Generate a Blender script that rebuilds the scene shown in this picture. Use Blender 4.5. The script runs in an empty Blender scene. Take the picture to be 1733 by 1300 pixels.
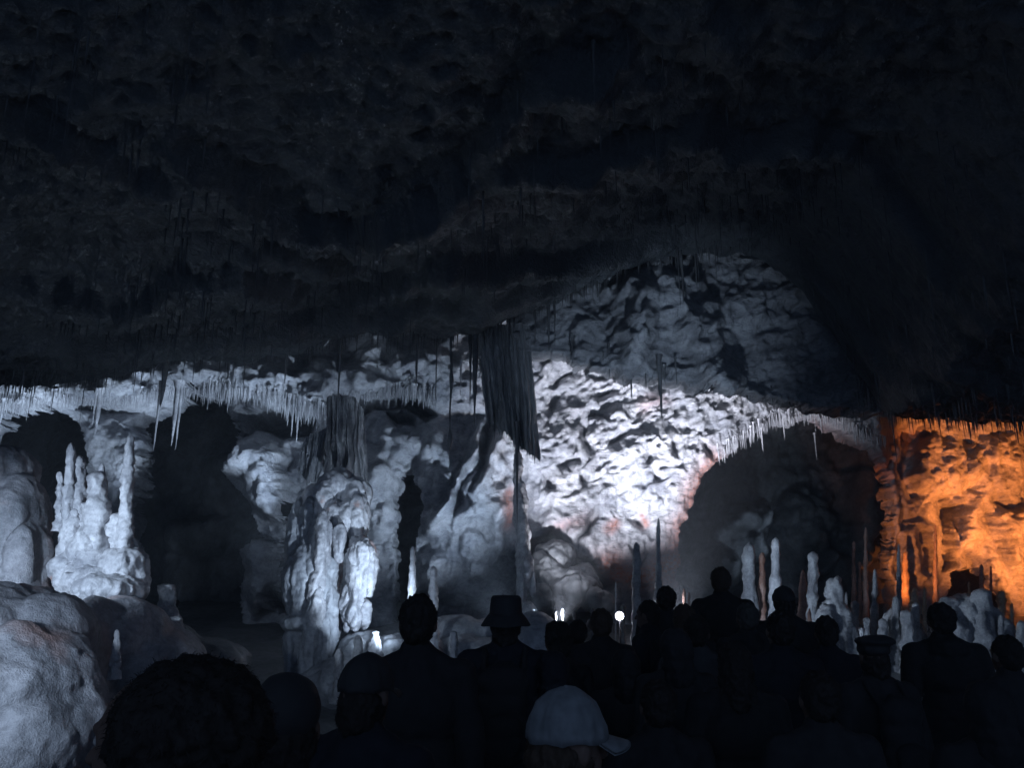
import bpy, bmesh, math, random
import numpy as np
from mathutils import Vector, Matrix

# ------------------------------------------------------------------ camera, world, lamps, exposure
F = 1309.0                       # focal length in pixels of the 1733 px wide frame
PITCH = math.radians(14.0)
EYE = np.array([0.0, 0.0, 1.7])
scene = bpy.context.scene
cam_d = bpy.data.cameras.new('camera')
cam = bpy.data.objects.new('camera', cam_d)
scene.collection.objects.link(cam)
cam.location = EYE
cam.rotation_euler = (math.radians(90) + PITCH, 0, 0)
cam_d.sensor_width = 36.0
cam_d.lens = 36.0 * F / 1733.0
cam_d.clip_start = 0.05
cam_d.clip_end = 500
scene.camera = cam

world = bpy.data.worlds.new('World')
scene.world = world
world.use_nodes = True
bg = world.node_tree.nodes['Background']
bg.inputs['Color'].default_value = (0.38, 0.58, 1.0, 1)     # added faint blue fill through the open rear, lifts the blacks
bg.inputs['Strength'].default_value = 0.50

scene.view_settings.view_transform = 'Standard'
scene.view_settings.look = 'None'
scene.view_settings.gamma = 1
scene.view_settings.use_curve_mapping = False
scene.view_settings.exposure = 0.0
scene.render.engine = 'CYCLES'
scene.cycles.max_bounces = 5
scene.cycles.diffuse_bounces = 3
scene.cycles.glossy_bounces = 2
scene.cycles.caustics_reflective = False
scene.cycles.caustics_refractive = False
scene.cycles.sample_clamp_indirect = 3.0

CW, SW = math.cos(PITCH), math.sin(PITCH)

def P(px, py, Y):
    """point of the place seen at photo pixel (px, py), Y metres ahead"""
    cx = (px - 866.5) / F; cy = (650.0 - py) / F
    dy = CW - SW * cy; dz = SW + CW * cy
    return np.array([cx / dy * Y, Y, EYE[2] + dz / dy * Y])

def Pv(px, py, Y):
    return Vector(P(px, py, Y))

def proj(x, y, z):
    z = z - EYE[2]
    d = y * CW + z * SW
    v = -y * SW + z * CW
    return 866.5 + F * x / d, 650.0 - F * v / d

def floor_base(x, y):
    t = np.clip((np.asarray(y, float) - 8.2) / 2.8, 0, 1)
    t = t * t * (3 - 2 * t)
    u = np.clip((np.asarray(y, float) - 11) / 8, 0, 1)
    return 0.5 * t + 0.5 * u

HAZE = 0.0035  # density of the added veil
COOL = (0.60, 0.77, 1.0)
WHITE = (0.84, 0.87, 1.0)
AMBER = (1.0, 0.265, 0.055)
LAMPS = [  # px and Y of the lamp, height above the floor; px, py, Y of aim; power; cone degrees; blend; colour; radius; label
    (1047, 11.6, 'z1.15', 960, 1010, 6.0, 14, 140, 0.5, WHITE, 0.04, 'floodlight glaring between two heads at the foot of the bright wall'),
    (945, 12.5, .25, 1010, 640, 16.0, 3400, 74, 1.0, WHITE, 0.05, 'floodlight behind the blue-grey dome aimed up at the left part of the bright wall'),
    (1130, 12.3, .15, 1190, 640, 15.8, 3300, 64, 1.0, WHITE, 0.05, 'added lamp behind the standing figure aimed up at the right part of the bright wall'),  # added next to the main wall lamp to even out the bright wall
    (1345, 17.6, .3, 1262, 860, 20.0, 110, 90, 1.0, COOL, 0.06, 'dim added fill lamp deep inside the right arch'),  # unseen lamp added to lift the black arch interior
    (690, 10.2, .2, 585, 745, 12.6, 330, 44, 0.8, COOL, 0.05, 'added lamp behind the tallest near head aimed up at the pale fluted curtain'),  # added to brighten the dull fluted curtain
    (715, 8.2, 'z0.9', 738, 985, 9.6, 26, 70, 0.8, COOL, 0.05, 'faint added fill lamp behind the tallest near head turned to the thin white stalagmites'),  # extra unseen lamp put in to brighten the thin stalagmites
    (300, 17.3, .3, 330, 840, 20.5, 45, 90, 1.0, COOL, 0.06, 'dim added fill lamp deep inside the big left hollow'),  # unseen fill added so folds show in the black hollow
    (170, 11.0, .2, 260, 560, 9.5, 120, 120, 1.0, COOL, 0.06, 'faint added fill lamp behind the dark boulder turned up to the left ceiling'),  # added soft fill that greys the left ceiling
    (1000, 12.6, .35, 1300, 680, 15.6, 500, 28, 0.7, WHITE, 0.05, 'added lamp among the tiny wet stumps aimed up at the rim of the right arch'),  # added narrow spot, lights the arch rim and spares the cavity
    (1075, 9.3, .5, 1330, 1000, 11.8, 420, 36, 0.7, COOL, 0.06, 'low floodlight behind the crowd turned towards the right stalagmites'),
    (1150, 9.0, .4, 1600, 1060, 10.8, 300, 34, 0.8, COOL, 0.06, 'low floodlight behind the crowd turned towards the far right stalagmites'),
    (-420, 2.6, 1.75, -10, 1150, 4.6, 150, 60, 0.8, COOL, 0.08, 'floodlight out at the left beside the boulder'),
    (-250, 5.0, 2.1, 130, 950, 7.0, 290, 80, 0.7, COOL, 0.06, 'floodlight out at the left aimed at the white cluster'),
    (-40, 12.4, .5, -20, 655, 14.8, 1500, 44, 0.6, COOL, 0.05, 'floodlight behind the boulder aimed up at the left end of the shelf'),
    (160, 12.4, .2, 150, 645, 14.8, 1200, 44, 0.6, COOL, 0.05, 'floodlight behind the white cluster aimed up at the shelf'),
    (530, 12.6, .3, 360, 625, 14.8, 1400, 46, 0.7, COOL, 0.05, 'floodlight behind the big column group aimed up at the shelf'),
    (712, 8.5, 'z0.95', 565, 950, 10.3, 330, 62, 0.7, COOL, 0.06, 'floodlight hidden behind the tallest near head, turned to the flowstone columns'),
    (858, 13.1, .3, 690, 740, 15.4, 800, 90, 0.8, COOL, 0.06, 'floodlight behind the bucket hat aimed at the middle wall'),
    (1178, 7.6, .7, 1100, 585, 12.5, 950, 46, 1.0, COOL, 0.06, 'added fill lamp in the thick of the crowd aimed up at the grey facets'),  # added unseen among the people to light the buttress face
    (905, 12.8, .4, 930, 330, 8.5, 400, 110, 0.9, COOL, 0.06, 'added lamp at the foot of the slender column turned up to the ceiling'),  # added backlight for grazing highlights on the ceiling ledges
    (1880, 13.6, .5, 1690, 830, 18.0, 2700, 74, 0.6, AMBER, 0.06, 'amber floodlight low behind the right stalagmites'),
    (1500, 15.2, .3, 1590, 830, 17.8, 330, 66, 0.8, AMBER, 0.05, 'small added amber lamp behind the broad-shouldered head turned to the amber pillar'),  # added to carry amber light onto the pillar and wall edge
]

# ------------------------------------------------------------------ helpers
COL = scene.collection
rng = np.random.default_rng(7)
_perm = rng.permutation(256).astype(np.int64)
_perm = np.concatenate([_perm, _perm, _perm])
_g = rng.normal(size=(256, 3)); _g /= np.linalg.norm(_g, axis=1)[:, None]

def noise3(x, y, z):
    x, y, z = np.broadcast_arrays(np.asarray(x, float), np.asarray(y, float), np.asarray(z, float))
    xi, yi, zi = np.floor(x).astype(np.int64), np.floor(y).astype(np.int64), np.floor(z).astype(np.int64)
    xf, yf, zf = x - xi, y - yi, z - zi
    u, v, w = [t * t * t * (t * (t * 6 - 15) + 10) for t in (xf, yf, zf)]
    xi &= 255; yi &= 255; zi &= 255
    def g(a, b, c):
        h = _perm[_perm[_perm[xi + a] + yi + b] + zi + c]
        gr = _g[h]
        return gr[..., 0] * (xf - a) + gr[..., 1] * (yf - b) + gr[..., 2] * (zf - c)
    def L(a, b, t): return a + (b - a) * t
    return 1.6 * L(L(L(g(0,0,0), g(1,0,0), u), L(g(0,1,0), g(1,1,0), u), v),
             L(L(g(0,0,1), g(1,0,1), u), L(g(0,1,1), g(1,1,1), u), v), w)

def fbm(x, y, z, octv=4, gain=0.5, lac=2.03):
    s = 0; a = 1.0
    for i in range(octv):
        s = s + a * noise3(x + 17.3 * i, y - 9.1 * i, z + 5.7 * i)
        x, y, z = x * lac, y * lac, z * lac; a *= gain
    return s

def ridged(x, y, z, octv=4, gain=0.55, lac=2.1):
    s = 0; a = 1.0
    for i in range(octv):
        s = s + a * (1 - 2.2 * np.abs(noise3(x + 11.3 * i, y + 3.1 * i, z - 7.7 * i)))
        x, y, z = x * lac, y * lac, z * lac; a *= gain
    return s

def sstep(a, b, x):
    t = np.clip((x - a) / (b - a), 0, 1); return t * t * (3 - 2 * t)

def mesh_np(name, V, Fc):
    me = bpy.data.meshes.new(name)
    V = np.asarray(V, np.float32); Fc = np.asarray(Fc, np.int32)
    k = Fc.shape[1]
    me.vertices.add(len(V)); me.vertices.foreach_set('co', V.ravel())
    me.loops.add(Fc.size); me.loops.foreach_set('vertex_index', Fc.ravel())
    me.polygons.add(len(Fc)); me.polygons.foreach_set('loop_start', np.arange(0, Fc.size, k, dtype=np.int32))
    me.polygons.foreach_set('use_smooth', np.ones(len(Fc), bool))
    me.update(calc_edges=True); me.validate()
    return me

def grid_faces(nu, nv, flip=False):
    i = np.arange(nu * nv).reshape(nv, nu)
    a, b, c, d = i[:-1, :-1].ravel(), i[:-1, 1:].ravel(), i[1:, 1:].ravel(), i[1:, :-1].ravel()
    return np.stack([a, d, c, b] if flip else [a, b, c, d], 1)

def link(name, me, mat=None, parent=None, loc=None):
    o = bpy.data.objects.new(name, me)
    COL.objects.link(o)
    if mat is not None and me is not None and len(me.materials) == 0: me.materials.append(mat)
    if parent is not None: o.parent = parent
    if loc is not None: o.location = loc
    return o

def tag(o, label=None, cat=None, group=None, kind=None):
    if label: o['label'] = label
    if cat: o['category'] = cat
    if group: o['group'] = group
    if kind: o['kind'] = kind
    return o

def empty(name, loc=(0, 0, 0), rz=0):
    o = bpy.data.objects.new(name, None); COL.objects.link(o)
    o.location = loc; o.rotation_euler = (0, 0, rz); o.empty_display_size = 0.1
    return o

def evaluated(me, mods):
    """run a list of (type, settings) modifiers over a mesh and return the new mesh"""
    o = bpy.data.objects.new('tmp', me); COL.objects.link(o)
    for t, kw in mods:
        m = o.modifiers.new(t, t)
        for k, v in kw.items(): setattr(m, k, v)
    dg = bpy.context.evaluated_depsgraph_get()
    out = bpy.data.meshes.new_from_object(o.evaluated_get(dg))
    bpy.data.objects.remove(o); bpy.data.meshes.remove(me)
    return out

def get_v(me):
    a = np.empty(len(me.vertices) * 3, np.float32); me.vertices.foreach_get('co', a); return a.reshape(-1, 3).astype(float)
def get_n(me):
    a = np.empty(len(me.vertices) * 3, np.float32); me.vertices.foreach_get('normal', a); return a.reshape(-1, 3).astype(float)
def set_v(me, V):
    me.vertices.foreach_set('co', V.astype(np.float32).ravel())
    me.polygons.foreach_set('use_smooth', np.ones(len(me.polygons), bool)); me.update()

# ------------------------------------------------------------------ materials
def rock(name, c1, c2, rough=0.5, scale=1.0, bump=0.5, stain=None, stain_attr=False, fine=55.0, stretch=1.0, spec=0.5, dist=0.03, rid=0.5, rscale=4.0, tilt=0.0):
    m = bpy.data.materials.new(name); m.use_nodes = True
    nt = m.node_tree; N = nt.nodes; Lk = nt.links
    b = N['Principled BSDF']
    tc = N.new('ShaderNodeNewGeometry')
    mp = N.new('ShaderNodeMapping'); mp.inputs['Scale'].default_value = (1, 1, stretch)
    mp.inputs['Rotation'].default_value = (0, tilt, 0)
    Lk.new(tc.outputs['Position'], mp.inputs['Vector'])
    n1 = N.new('ShaderNodeTexNoise'); n1.inputs['Scale'].default_value = 1.3 * scale; n1.inputs['Detail'].default_value = 8; n1.inputs['Roughness'].default_value = 0.65
    n2 = N.new('ShaderNodeTexNoise'); n2.inputs['Scale'].default_value = 14 * scale; n2.inputs['Detail'].default_value = 6; n2.inputs['Roughness'].default_value = 0.7
    n3 = N.new('ShaderNodeTexNoise'); n3.inputs['Scale'].default_value = fine; n3.inputs['Detail'].default_value = 3
    for n in (n1, n2, n3): Lk.new(mp.outputs[0], n.inputs['Vector'])
    r = N.new('ShaderNodeValToRGB'); r.color_ramp.elements[0].position = 0.36; r.color_ramp.elements[1].position = 0.62
    r.color_ramp.elements[0].color = (*c2, 1); r.color_ramp.elements[1].color = (*c1, 1)
    Lk.new(n1.outputs['Fac'], r.inputs[0])
    mx = N.new('ShaderNodeMixRGB'); mx.blend_type = 'MULTIPLY'; mx.inputs[0].default_value = 0.7
    r2 = N.new('ShaderNodeValToRGB'); r2.color_ramp.elements[0].position = 0.33; r2.color_ramp.elements[1].position = 0.6
    r2.color_ramp.elements[0].color = (0.4, 0.4, 0.42, 1); r2.color_ramp.elements[1].color = (1, 1, 1, 1)
    Lk.new(n2.outputs['Fac'], r2.inputs[0]); Lk.new(r.outputs[0], mx.inputs[1]); Lk.new(r2.outputs[0], mx.inputs[2])
    out = mx.outputs[0]
    if stain:
        col, lo, hi, sc = stain
        ns = N.new('ShaderNodeTexNoise'); ns.inputs['Scale'].default_value = sc; ns.inputs['Detail'].default_value = 5
        Lk.new(mp.outputs[0], ns.inputs['Vector'])
        rs = N.new('ShaderNodeValToRGB'); rs.color_ramp.elements[0].position = lo; rs.color_ramp.elements[1].position = hi
        Lk.new(ns.outputs['Fac'], rs.inputs[0])
        m2 = N.new('ShaderNodeMixRGB'); m2.inputs[2].default_value = (*col, 1)
        Lk.new(rs.outputs[0], m2.inputs[0]); Lk.new(out, m2.inputs[1]); out = m2.outputs[0]
    if stain_attr:
        at = N.new('ShaderNodeAttribute'); at.attribute_name = 'rust'
        nb = N.new('ShaderNodeMath'); nb.operation = 'MULTIPLY'
        rr = N.new('ShaderNodeValToRGB'); rr.color_ramp.elements[0].position = 0.40; rr.color_ramp.elements[1].position = 0.6
        Lk.new(n2.outputs['Fac'], rr.inputs[0])
        ad = N.new('ShaderNodeMath'); ad.operation = 'MULTIPLY_ADD'; ad.inputs[1].default_value = 0.6; ad.inputs[2].default_value = 0.4
        Lk.new(rr.outputs[0], ad.inputs[0])
        Lk.new(at.outputs['Fac'], nb.inputs[0]); Lk.new(ad.outputs[0], nb.inputs[1])
        m3 = N.new('ShaderNodeMixRGB'); m3.inputs[2].default_value = (0.36, 0.10, 0.05, 1)
        Lk.new(nb.outputs[0], m3.inputs[0]); Lk.new(out, m3.inputs[1]); out = m3.outputs[0]
    Lk.new(out, b.inputs['Base Color'])
    b.inputs['Roughness'].default_value = rough
    b.inputs['Specular IOR Level'].default_value = spec
    a1 = N.new('ShaderNodeMath'); a1.operation = 'MULTIPLY_ADD'; a1.inputs[1].default_value = 0.35
    Lk.new(n3.outputs['Fac'], a1.inputs[0]); Lk.new(n2.outputs['Fac'], a1.inputs[2])
    bp = N.new('ShaderNodeBump'); bp.inputs['Strength'].default_value = bump; bp.inputs['Distance'].default_value = dist
    n4 = N.new('ShaderNodeTexNoise'); n4.noise_type = 'RIDGED_MULTIFRACTAL'; n4.inputs['Scale'].default_value = rscale; n4.inputs['Detail'].default_value = 9; n4.inputs['Roughness'].default_value = 0.62
    Lk.new(mp.outputs[0], n4.inputs['Vector'])
    a2 = N.new('ShaderNodeMath'); a2.operation = 'MULTIPLY_ADD'; a2.inputs[1].default_value = rid
    Lk.new(n4.outputs['Fac'], a2.inputs[0]); Lk.new(a1.outputs[0], a2.inputs[2])
    Lk.new(a2.outputs[0], bp.inputs['Height']); Lk.new(bp.outputs[0], b.inputs['Normal'])
    return m

M_wall = rock('pale_cave_rock', (0.52, 0.52, 0.54), (0.26, 0.27, 0.30), 0.55, 0.8, 0.8, stain_attr=True, dist=0.10, rid=.9, rscale=3.5, stretch=1.6, tilt=.5)
M_butt = rock('grey_chipped_rock', (0.34, 0.35, 0.37), (0.16, 0.165, 0.18), 0.5, 0.8, 0.8, dist=0.10, rid=.9, rscale=3.5, stretch=1.6, tilt=.5)
M_inner_shaded = rock('inner_rock_darkened_for_shade', (0.16, 0.17, 0.18), (0.05, 0.055, 0.06), 0.5, 0.9, 0.7, dist=0.08)  # base colour darkened to put the chambers' shade into the rock
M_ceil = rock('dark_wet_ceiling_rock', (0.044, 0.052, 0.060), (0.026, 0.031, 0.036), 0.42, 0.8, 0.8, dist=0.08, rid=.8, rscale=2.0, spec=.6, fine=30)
M_floor = rock('damp_floor_rock', (0.15, 0.155, 0.16), (0.07, 0.075, 0.08), 0.5, 0.8, 0.6)
M_flow = rock('white_flowstone', (0.60, 0.59, 0.60), (0.26, 0.26, 0.28), 0.45, 1.6, 0.5, stain=((0.42, 0.15, 0.07), 0.64, 0.70, 1.3))
M_flow2 = rock('grey_flowstone', (0.44, 0.45, 0.47), (0.2, 0.21, 0.23), 0.45, 1.2, 0.5)
M_boul = rock('grainy_boulder_stone', (0.40, 0.39, 0.41), (0.15, 0.155, 0.17), 0.6, 1.3, 0.7, stain=((0.36, 0.235, 0.21), 0.55, 0.68, 1.3), fine=90)
M_mite = rock('stalagmite_calcite', (0.46, 0.46, 0.47), (0.17, 0.17, 0.185), 0.45, 2.5, 0.9, rscale=7)
M_mite_rust = rock('rust_tinted_calcite', (0.42, 0.27, 0.22), (0.25, 0.12, 0.08), 0.45, 2.5, 0.5)
M_mite_amber = rock('amber_calcite', (0.55, 0.42, 0.30), (0.32, 0.2, 0.12), 0.4, 2.5, 0.5)
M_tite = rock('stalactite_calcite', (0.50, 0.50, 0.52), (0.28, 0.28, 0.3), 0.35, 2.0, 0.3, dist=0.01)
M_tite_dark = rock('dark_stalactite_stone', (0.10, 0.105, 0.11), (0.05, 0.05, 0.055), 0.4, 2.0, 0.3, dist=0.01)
M_curt = rock('dark_drapery_stone', (0.26, 0.27, 0.28), (0.13, 0.135, 0.14), 0.35, 1.5, 0.4, stretch=0.12)

# ------------------------------------------------------------------ back wall: depth chart
DX0, DX1, DY0, DY1, DS = -420, 2160, 330, 1260, 2.0
gx = np.arange(DX0, DX1 + 1, DS); gy = np.arange(DY0, DY1 + 1, DS)
PX, PY = np.meshgrid(gx, gy)
WX = PX + 9 * fbm(PX / 45, PY / 45, 1.3, 3) ; WY = PY + 7 * fbm(PX / 45, PY / 45, 8.3, 3)

def sdist(poly, X, Y):
    """signed distance to a polygon, positive inside"""
    pts = np.array(poly, float); n = len(pts)
    best = np.full(X.shape, 1e18); inside = np.zeros(X.shape, bool)
    for i in range(n):
        ax, ay = pts[i]; bx, by = pts[(i + 1) % n]
        dx, dy = bx - ax, by - ay
        t = np.clip(((X - ax) * dx + (Y - ay) * dy) / (dx * dx + dy * dy + 1e-9), 0, 1)
        best = np.minimum(best, (X - ax - t * dx) ** 2 + (Y - ay - t * dy) ** 2)
        cond = ((ay > Y) != (by > Y))
        xi = ax + (Y - ay) * dx / (dy if abs(dy) > 1e-9 else 1e-9)
        inside ^= cond & (X < xi)
    d = np.sqrt(best)
    return np.where(inside, d, -d)

def ldist(line, X, Y):
    pts = np.array(line, float)
    best = np.full(X.shape, 1e18); tt = np.zeros(X.shape)
    for i in range(len(pts) - 1):
        ax, ay = pts[i]; bx, by = pts[i + 1]
        dx, dy = bx - ax, by - ay
        t = np.clip(((X - ax) * dx + (Y - ay) * dy) / (dx * dx + dy * dy + 1e-9), 0, 1)
        d = (X - ax - t * dx) ** 2 + (Y - ay - t * dy) ** 2
        m = d < best
        tt = np.where(m, (i + t) / (len(pts) - 1), tt); best = np.where(m, d, best)
    return np.sqrt(best), tt

D = 16.0 + 0.35 * fbm(PX / 260, PY / 200, 0.5, 3)
CAV = np.full(PX.shape, -50.0)
def cavity(poly):
    global CAV
    CAV = np.maximum(CAV, np.clip(sdist(poly, WX, WY), -50, 50))
def layer(poly, depth, feather=10, rel=False, w=1.0, rnd=0.0):
    """set (or add) a depth inside a polygon; rnd bulges the inside towards the viewer"""
    global D
    s = sdist(poly, WX, WY)
    m = sstep(-feather * 0.5, feather * 0.5, s) * w
    bul = rnd * np.sqrt(np.clip(s / 60.0, 0, 1)) if rnd else 0
    D = D + m * (depth - bul) if rel else D * (1 - m) + m * (depth - bul + 0.25 * fbm(PX / 120, PY / 120, depth, 3))
def ridge(line, width, h, taper=True, warp=True):
    global D
    d, t = ldist(line, WX if warp else PX, WY if warp else PY)
    e = np.exp(-(d / width) ** 2)
    if taper: e = e * np.clip(4 * t * (1 - t) + 0.35, 0, 1)
    D = D - h * e

# wall above the shelf at the left, lit from below
layer([(-420, 330), (640, 330), (640, 660), (560, 700), (500, 690), (440, 668), (330, 657), (215, 680), (120, 672), (60, 688), (0, 700), (-420, 720)], 14.9, 14)
# wall right of the shelf
layer([(560, 500), (830, 500), (830, 700), (740, 690), (640, 690), (590, 720), (560, 700)], 15.4, 20)
# right part slopes in
layer([(1500, 640), (2160, 640), (2160, 1260), (1500, 1260)], 17.6, 30)
# bright wall leans back towards the top
layer([(890, 590), (1000, 560), (1300, 600), (1500, 700), (1300, 720), (1215, 775), (1165, 860), (1150, 1000), (1100, 1060), (1010, 1010), (930, 980), (885, 900), (880, 760)], 15.9, 26, rnd=0.5)
D += 0.35 * sstep(900, 620, PY) * sstep(880, 930, PX) * sstep(1480, 1400, PX)
# left dark arch
cavity([(-60, 800), (-20, 730), (30, 700), (88, 688), (122, 712), (140, 760), (160, 860), (170, 1060), (-60, 1060)])
# hanging rock between the arches
layer([(125, 690), (235, 700), (245, 760), (230, 820), (205, 880), (180, 860), (150, 780)], 15.6, 14, rnd=0.5)
# big dark hollow
cavity([(240, 712), (290, 690), (350, 668), (385, 690), (400, 735), (378, 800), (424, 850), (432, 905), (405, 930), (410, 1070), (225, 1070), (222, 900), (238, 800)])
layer([(400, 700), (478, 690), (535, 705), (525, 740), (470, 745), (440, 730), (402, 745)], 18.5, 10)
# blobs of wall between hollow and columns
layer([(385, 745), (440, 735), (475, 760), (480, 840), (470, 880), (430, 860), (412, 810), (380, 795)], 15.2, 20, rnd=0.7)
layer([(410, 905), (465, 920), (468, 950), (455, 1010), (435, 1045), (418, 1000), (412, 950)], 14.8, 14, rnd=0.8)
cavity([(480, 850), (520, 860), (500, 960), (488, 1040), (470, 1040), (474, 930)])
# deep slit in the middle
cavity([(680, 792), (698, 796), (712, 830), (706, 890), (692, 1000), (690, 1060), (668, 1060), (666, 940), (672, 860)])
# recess under the middle shelf
layer([(600, 665), (700, 668), (745, 700), (720, 712), (690, 690), (640, 700), (612, 712), (600, 690)], 17.8, 9)
layer([(660, 700), (705, 712), (700, 722), (668, 718)], 17.6, 7)
# rounded bulges
for (cx, cy, rx, ry, h) in [(650, 760, 55, 60, .45), (720, 735, 34, 42, .35), (760, 770, 50, 50, .3), (620, 800, 28, 60, .5), (640, 850, 32, 70, .45),
                            (740, 850, 34, 60, .4), (830, 830, 45, 60, .4), (770, 960, 60, 70, .5), (820, 930, 40, 55, .4), (730, 950, 30, 60, .4), (855, 760, 30, 40, .4),
                            (560, 640, 60, 30, .4), (440, 635, 70, 24, .35), (310, 630, 60, 26, .45), (170, 655, 60, 20, .3), (620, 630, 34, 40, .35), (700, 610, 50, 40, .4),
                            (1600, 790, 60, 50, .5), (1560, 860, 40, 70, .4), (1690, 800, 50, 70, .5), (1640, 890, 30, 60, .4), (1560, 940, 36, 60, .6), (1720, 900, 40, 60, .5)]:
    q = ((WX - cx) / rx) ** 2 + ((WY - cy) / ry) ** 2
    D -= h * np.sqrt(np.clip(1 - q, 0, 1))
# hollow lower centre
layer([(885, 925), (930, 905), (960, 935), (1000, 960), (1010, 1010), (1030, 1045), (890, 1060)], 17.6, 18)
layer([(690, 870), (760, 900), (850, 880), (880, 960), (880, 1060), (690, 1060)], 1.0, 60, rel=True)
# right arch
cavity([(1146, 1080), (1150, 905), (1166, 860), (1196, 800), (1218, 775), (1262, 745), (1310, 716), (1372, 706), (1430, 732), (1484, 758), (1506, 796), (1509, 900), (1509, 1080)])
# rim underside of the right arch, a second skin further in
# facet block above the bright wall: nearer
BUTT = np.clip(sdist([(860, 330), (1480, 330), (1600, 500), (1640, 640), (1560, 690), (1450, 700), (1330, 678), (1250, 665), (1180, 648), (1110, 640), (1060, 634), (1000, 612), (960, 598), (935, 592), (890, 600), (860, 560)], WX + 5 * fbm(PX / 12, PY / 12, 3.9, 2), WY + 5 * fbm(PX / 12, PY / 12, 7.9, 2)), -60, 60)
# flow ridges running down to the left below the drapery
ridge([(832, 700), (800, 760), (770, 820), (745, 870), (725, 900)], 10, 0.7)
ridge([(848, 716), (830, 770), (800, 840), (770, 900)], 10, 0.6)
ridge([(822, 705), (792, 765), (760, 830), (730, 880)], 5, -0.5)
ridge([(838, 712), (818, 780), (798, 850)], 5, -0.6)
ridge([(850, 830), (842, 900), (846, 940)], 12, 0.5)
ridge([(905, 660), (930, 620), (960, 600)], 8, 0.4)
# edge of the orange wall: long rib
ridge([(1514, 752), (1516, 850), (1514, 960), (1512, 1020)], 6, 0.7, False)
for pit in ([(1592, 850), (1600, 900), (1602, 950)], [(1672, 878), (1690, 905), (1700, 935)], [(1540, 826), (1543, 838)], [(1618, 860), (1628, 900)], [(1688, 845), (1722, 862)], [(1560, 905), (1564, 960)], [(1636, 940), (1646, 962)]):
    ridge(pit, 8, -1.6, False)
for pit in ([(942, 660), (955, 636), (975, 628)], [(925, 700), (938, 680), (950, 668)], [(1010, 670), (1040, 664)], [(1018, 690), (1040, 682)], [(950, 790), (975, 780)], [(1000, 698), (1028, 702)], [(990, 636), (1020, 633)], [(1095, 770), (1100, 790)], [(1142, 745), (1146, 770)],
            [(980, 805), (984, 820)], [(926, 800), (938, 825)], [(1070, 880), (1084, 886)], [(1190, 755), (1205, 765)], [(1030, 750), (1060, 735)], [(992, 712), (996, 765)], [(1005, 860), (985, 920)], [(1110, 800), (1116, 815)]):
    ridge(pit, 5, -0.5)
cavity([(1604, 1000), (1618, 968), (1650, 958), (1672, 972), (1690, 966), (1706, 1010), (1722, 1040), (1720, 1100), (1600, 1100)])

# relief, in photo-pixel frequency (82 px = 1 m here)
a = math.radians(32)
U = (PX * math.cos(a) - PY * math.sin(a)) / 82; Vv = (PX * math.sin(a) + PY * math.cos(a)) / 82
Uw = U + 0.13 * fbm(PX / 60, PY / 60, 4.2, 3); Vw = Vv + 0.10 * fbm(PX / 50, PY / 50, 9.2, 3)
bright = sstep(870, 940, PX) * sstep(1520, 1440, PX) * sstep(560, 620, PY)
low = sstep(820, 950, PY)
rel_b = (1 - low) * ridged(Uw * 1.3, Vw * 4.2, 0.3, 4) + low * ridged(PX / 82 * 4.0, PY / 82 * 1.5, 0.8, 4)
orange = sstep(1490, 1540, PX)
rel_o = ridged((PX + 0.45 * PY) / 82 * 2.0, (PY - 0.4 * PX) / 82 * 1.1, 2.3, 4)
rel_g = fbm(PX / 82 * 1.5, PY / 82 * 1.2, 3.3, 5, 0.55)
upper = sstep(700, 640, PY) * (1 - bright)
rel_u = ridged(PX / 82 * 2.2, PY / 82 * 3.4, 5.5, 4)
rel_f = ridged(Uw * 5.0, Vw * 12.0, 1.3, 3)
rel_f = (1 - low) * rel_f + low * ridged(PX / 82 * 11, PY / 82 * 5, 4.8, 3)
def chips(X, Y, cell, seed):
    """piecewise planar relief: every cell carries a tilted chipped face"""
    ci, cj = np.floor(X / cell).astype(int), np.floor(Y / cell).astype(int)
    best = np.full(X.shape, 1e9); val = np.zeros(X.shape)
    for di in (-1, 0, 1):
        for dj in (-1, 0, 1):
            h = _perm[(_perm[(ci + di) & 255] + cj + dj + seed) & 255]
            a1, a2, a3, a4 = [_perm[(h + q) & 255] / 255.0 for q in (1, 2, 3, 4)]
            cx = (ci + di + a1) * cell; cy = (cj + dj + a2) * cell
            dx, dy = (X - cx) / cell, (Y - cy) / cell
            an = a3 * 3.14; u = np.abs(dx * np.cos(an) + dy * np.sin(an)); v = np.abs(-dx * np.sin(an) + dy * np.cos(an))
            d = np.maximum(u * 1.4, v * 0.8) + 0.25 * a4
            m = d < best
            val = np.where(m, (a3 - .5) * dx * 1.2 + (a4 - .5) * dy * 1.2 + a1 * .4, val); best = np.where(m, d, best)
    return val
CXw = PX + 20 * fbm(PX / 30, PY / 30, 2.2, 4); CYw = PY + 20 * fbm(PX / 30, PY / 30, 6.2, 4)
facet = np.zeros_like(D)
DB = 12.45 + 0.25 * np.clip((680 - PY) / 200, 0, 1.2) + 0.25 * fbm(PX / 110, PY / 90, 3.1, 4) - 0.20 * chips(CXw, CYw, 74, 3) - 0.11 * chips(CXw, CYw, 30, 9) - 0.05 * rel_u - 0.03 * fbm(PX / 9, PY / 9, 6.1, 3)
DB = DB - 0.9 * np.clip(1 - np.abs(CXw - 1078) / 62 - np.clip(490 - PY, 0, 400) / 60, 0, 1) * sstep(640, 560, PY) - 0.6 * np.clip(1 - np.abs(CXw - 1180 - (PY - 560) * .5) / 50, 0, 1)
DB = DB - 0.05 * ridged(Uw * 3, Vw * 7, 4.3, 3)
fold = sstep(640, 720, PX) * sstep(900, 860, PX) * sstep(840, 900, PY)
D = D - fold * 0.16 * ridged((PX + .5 * PY) / 82 * 1.6, (PY - .4 * PX) / 82 * .7, 9.1, 4)
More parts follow.
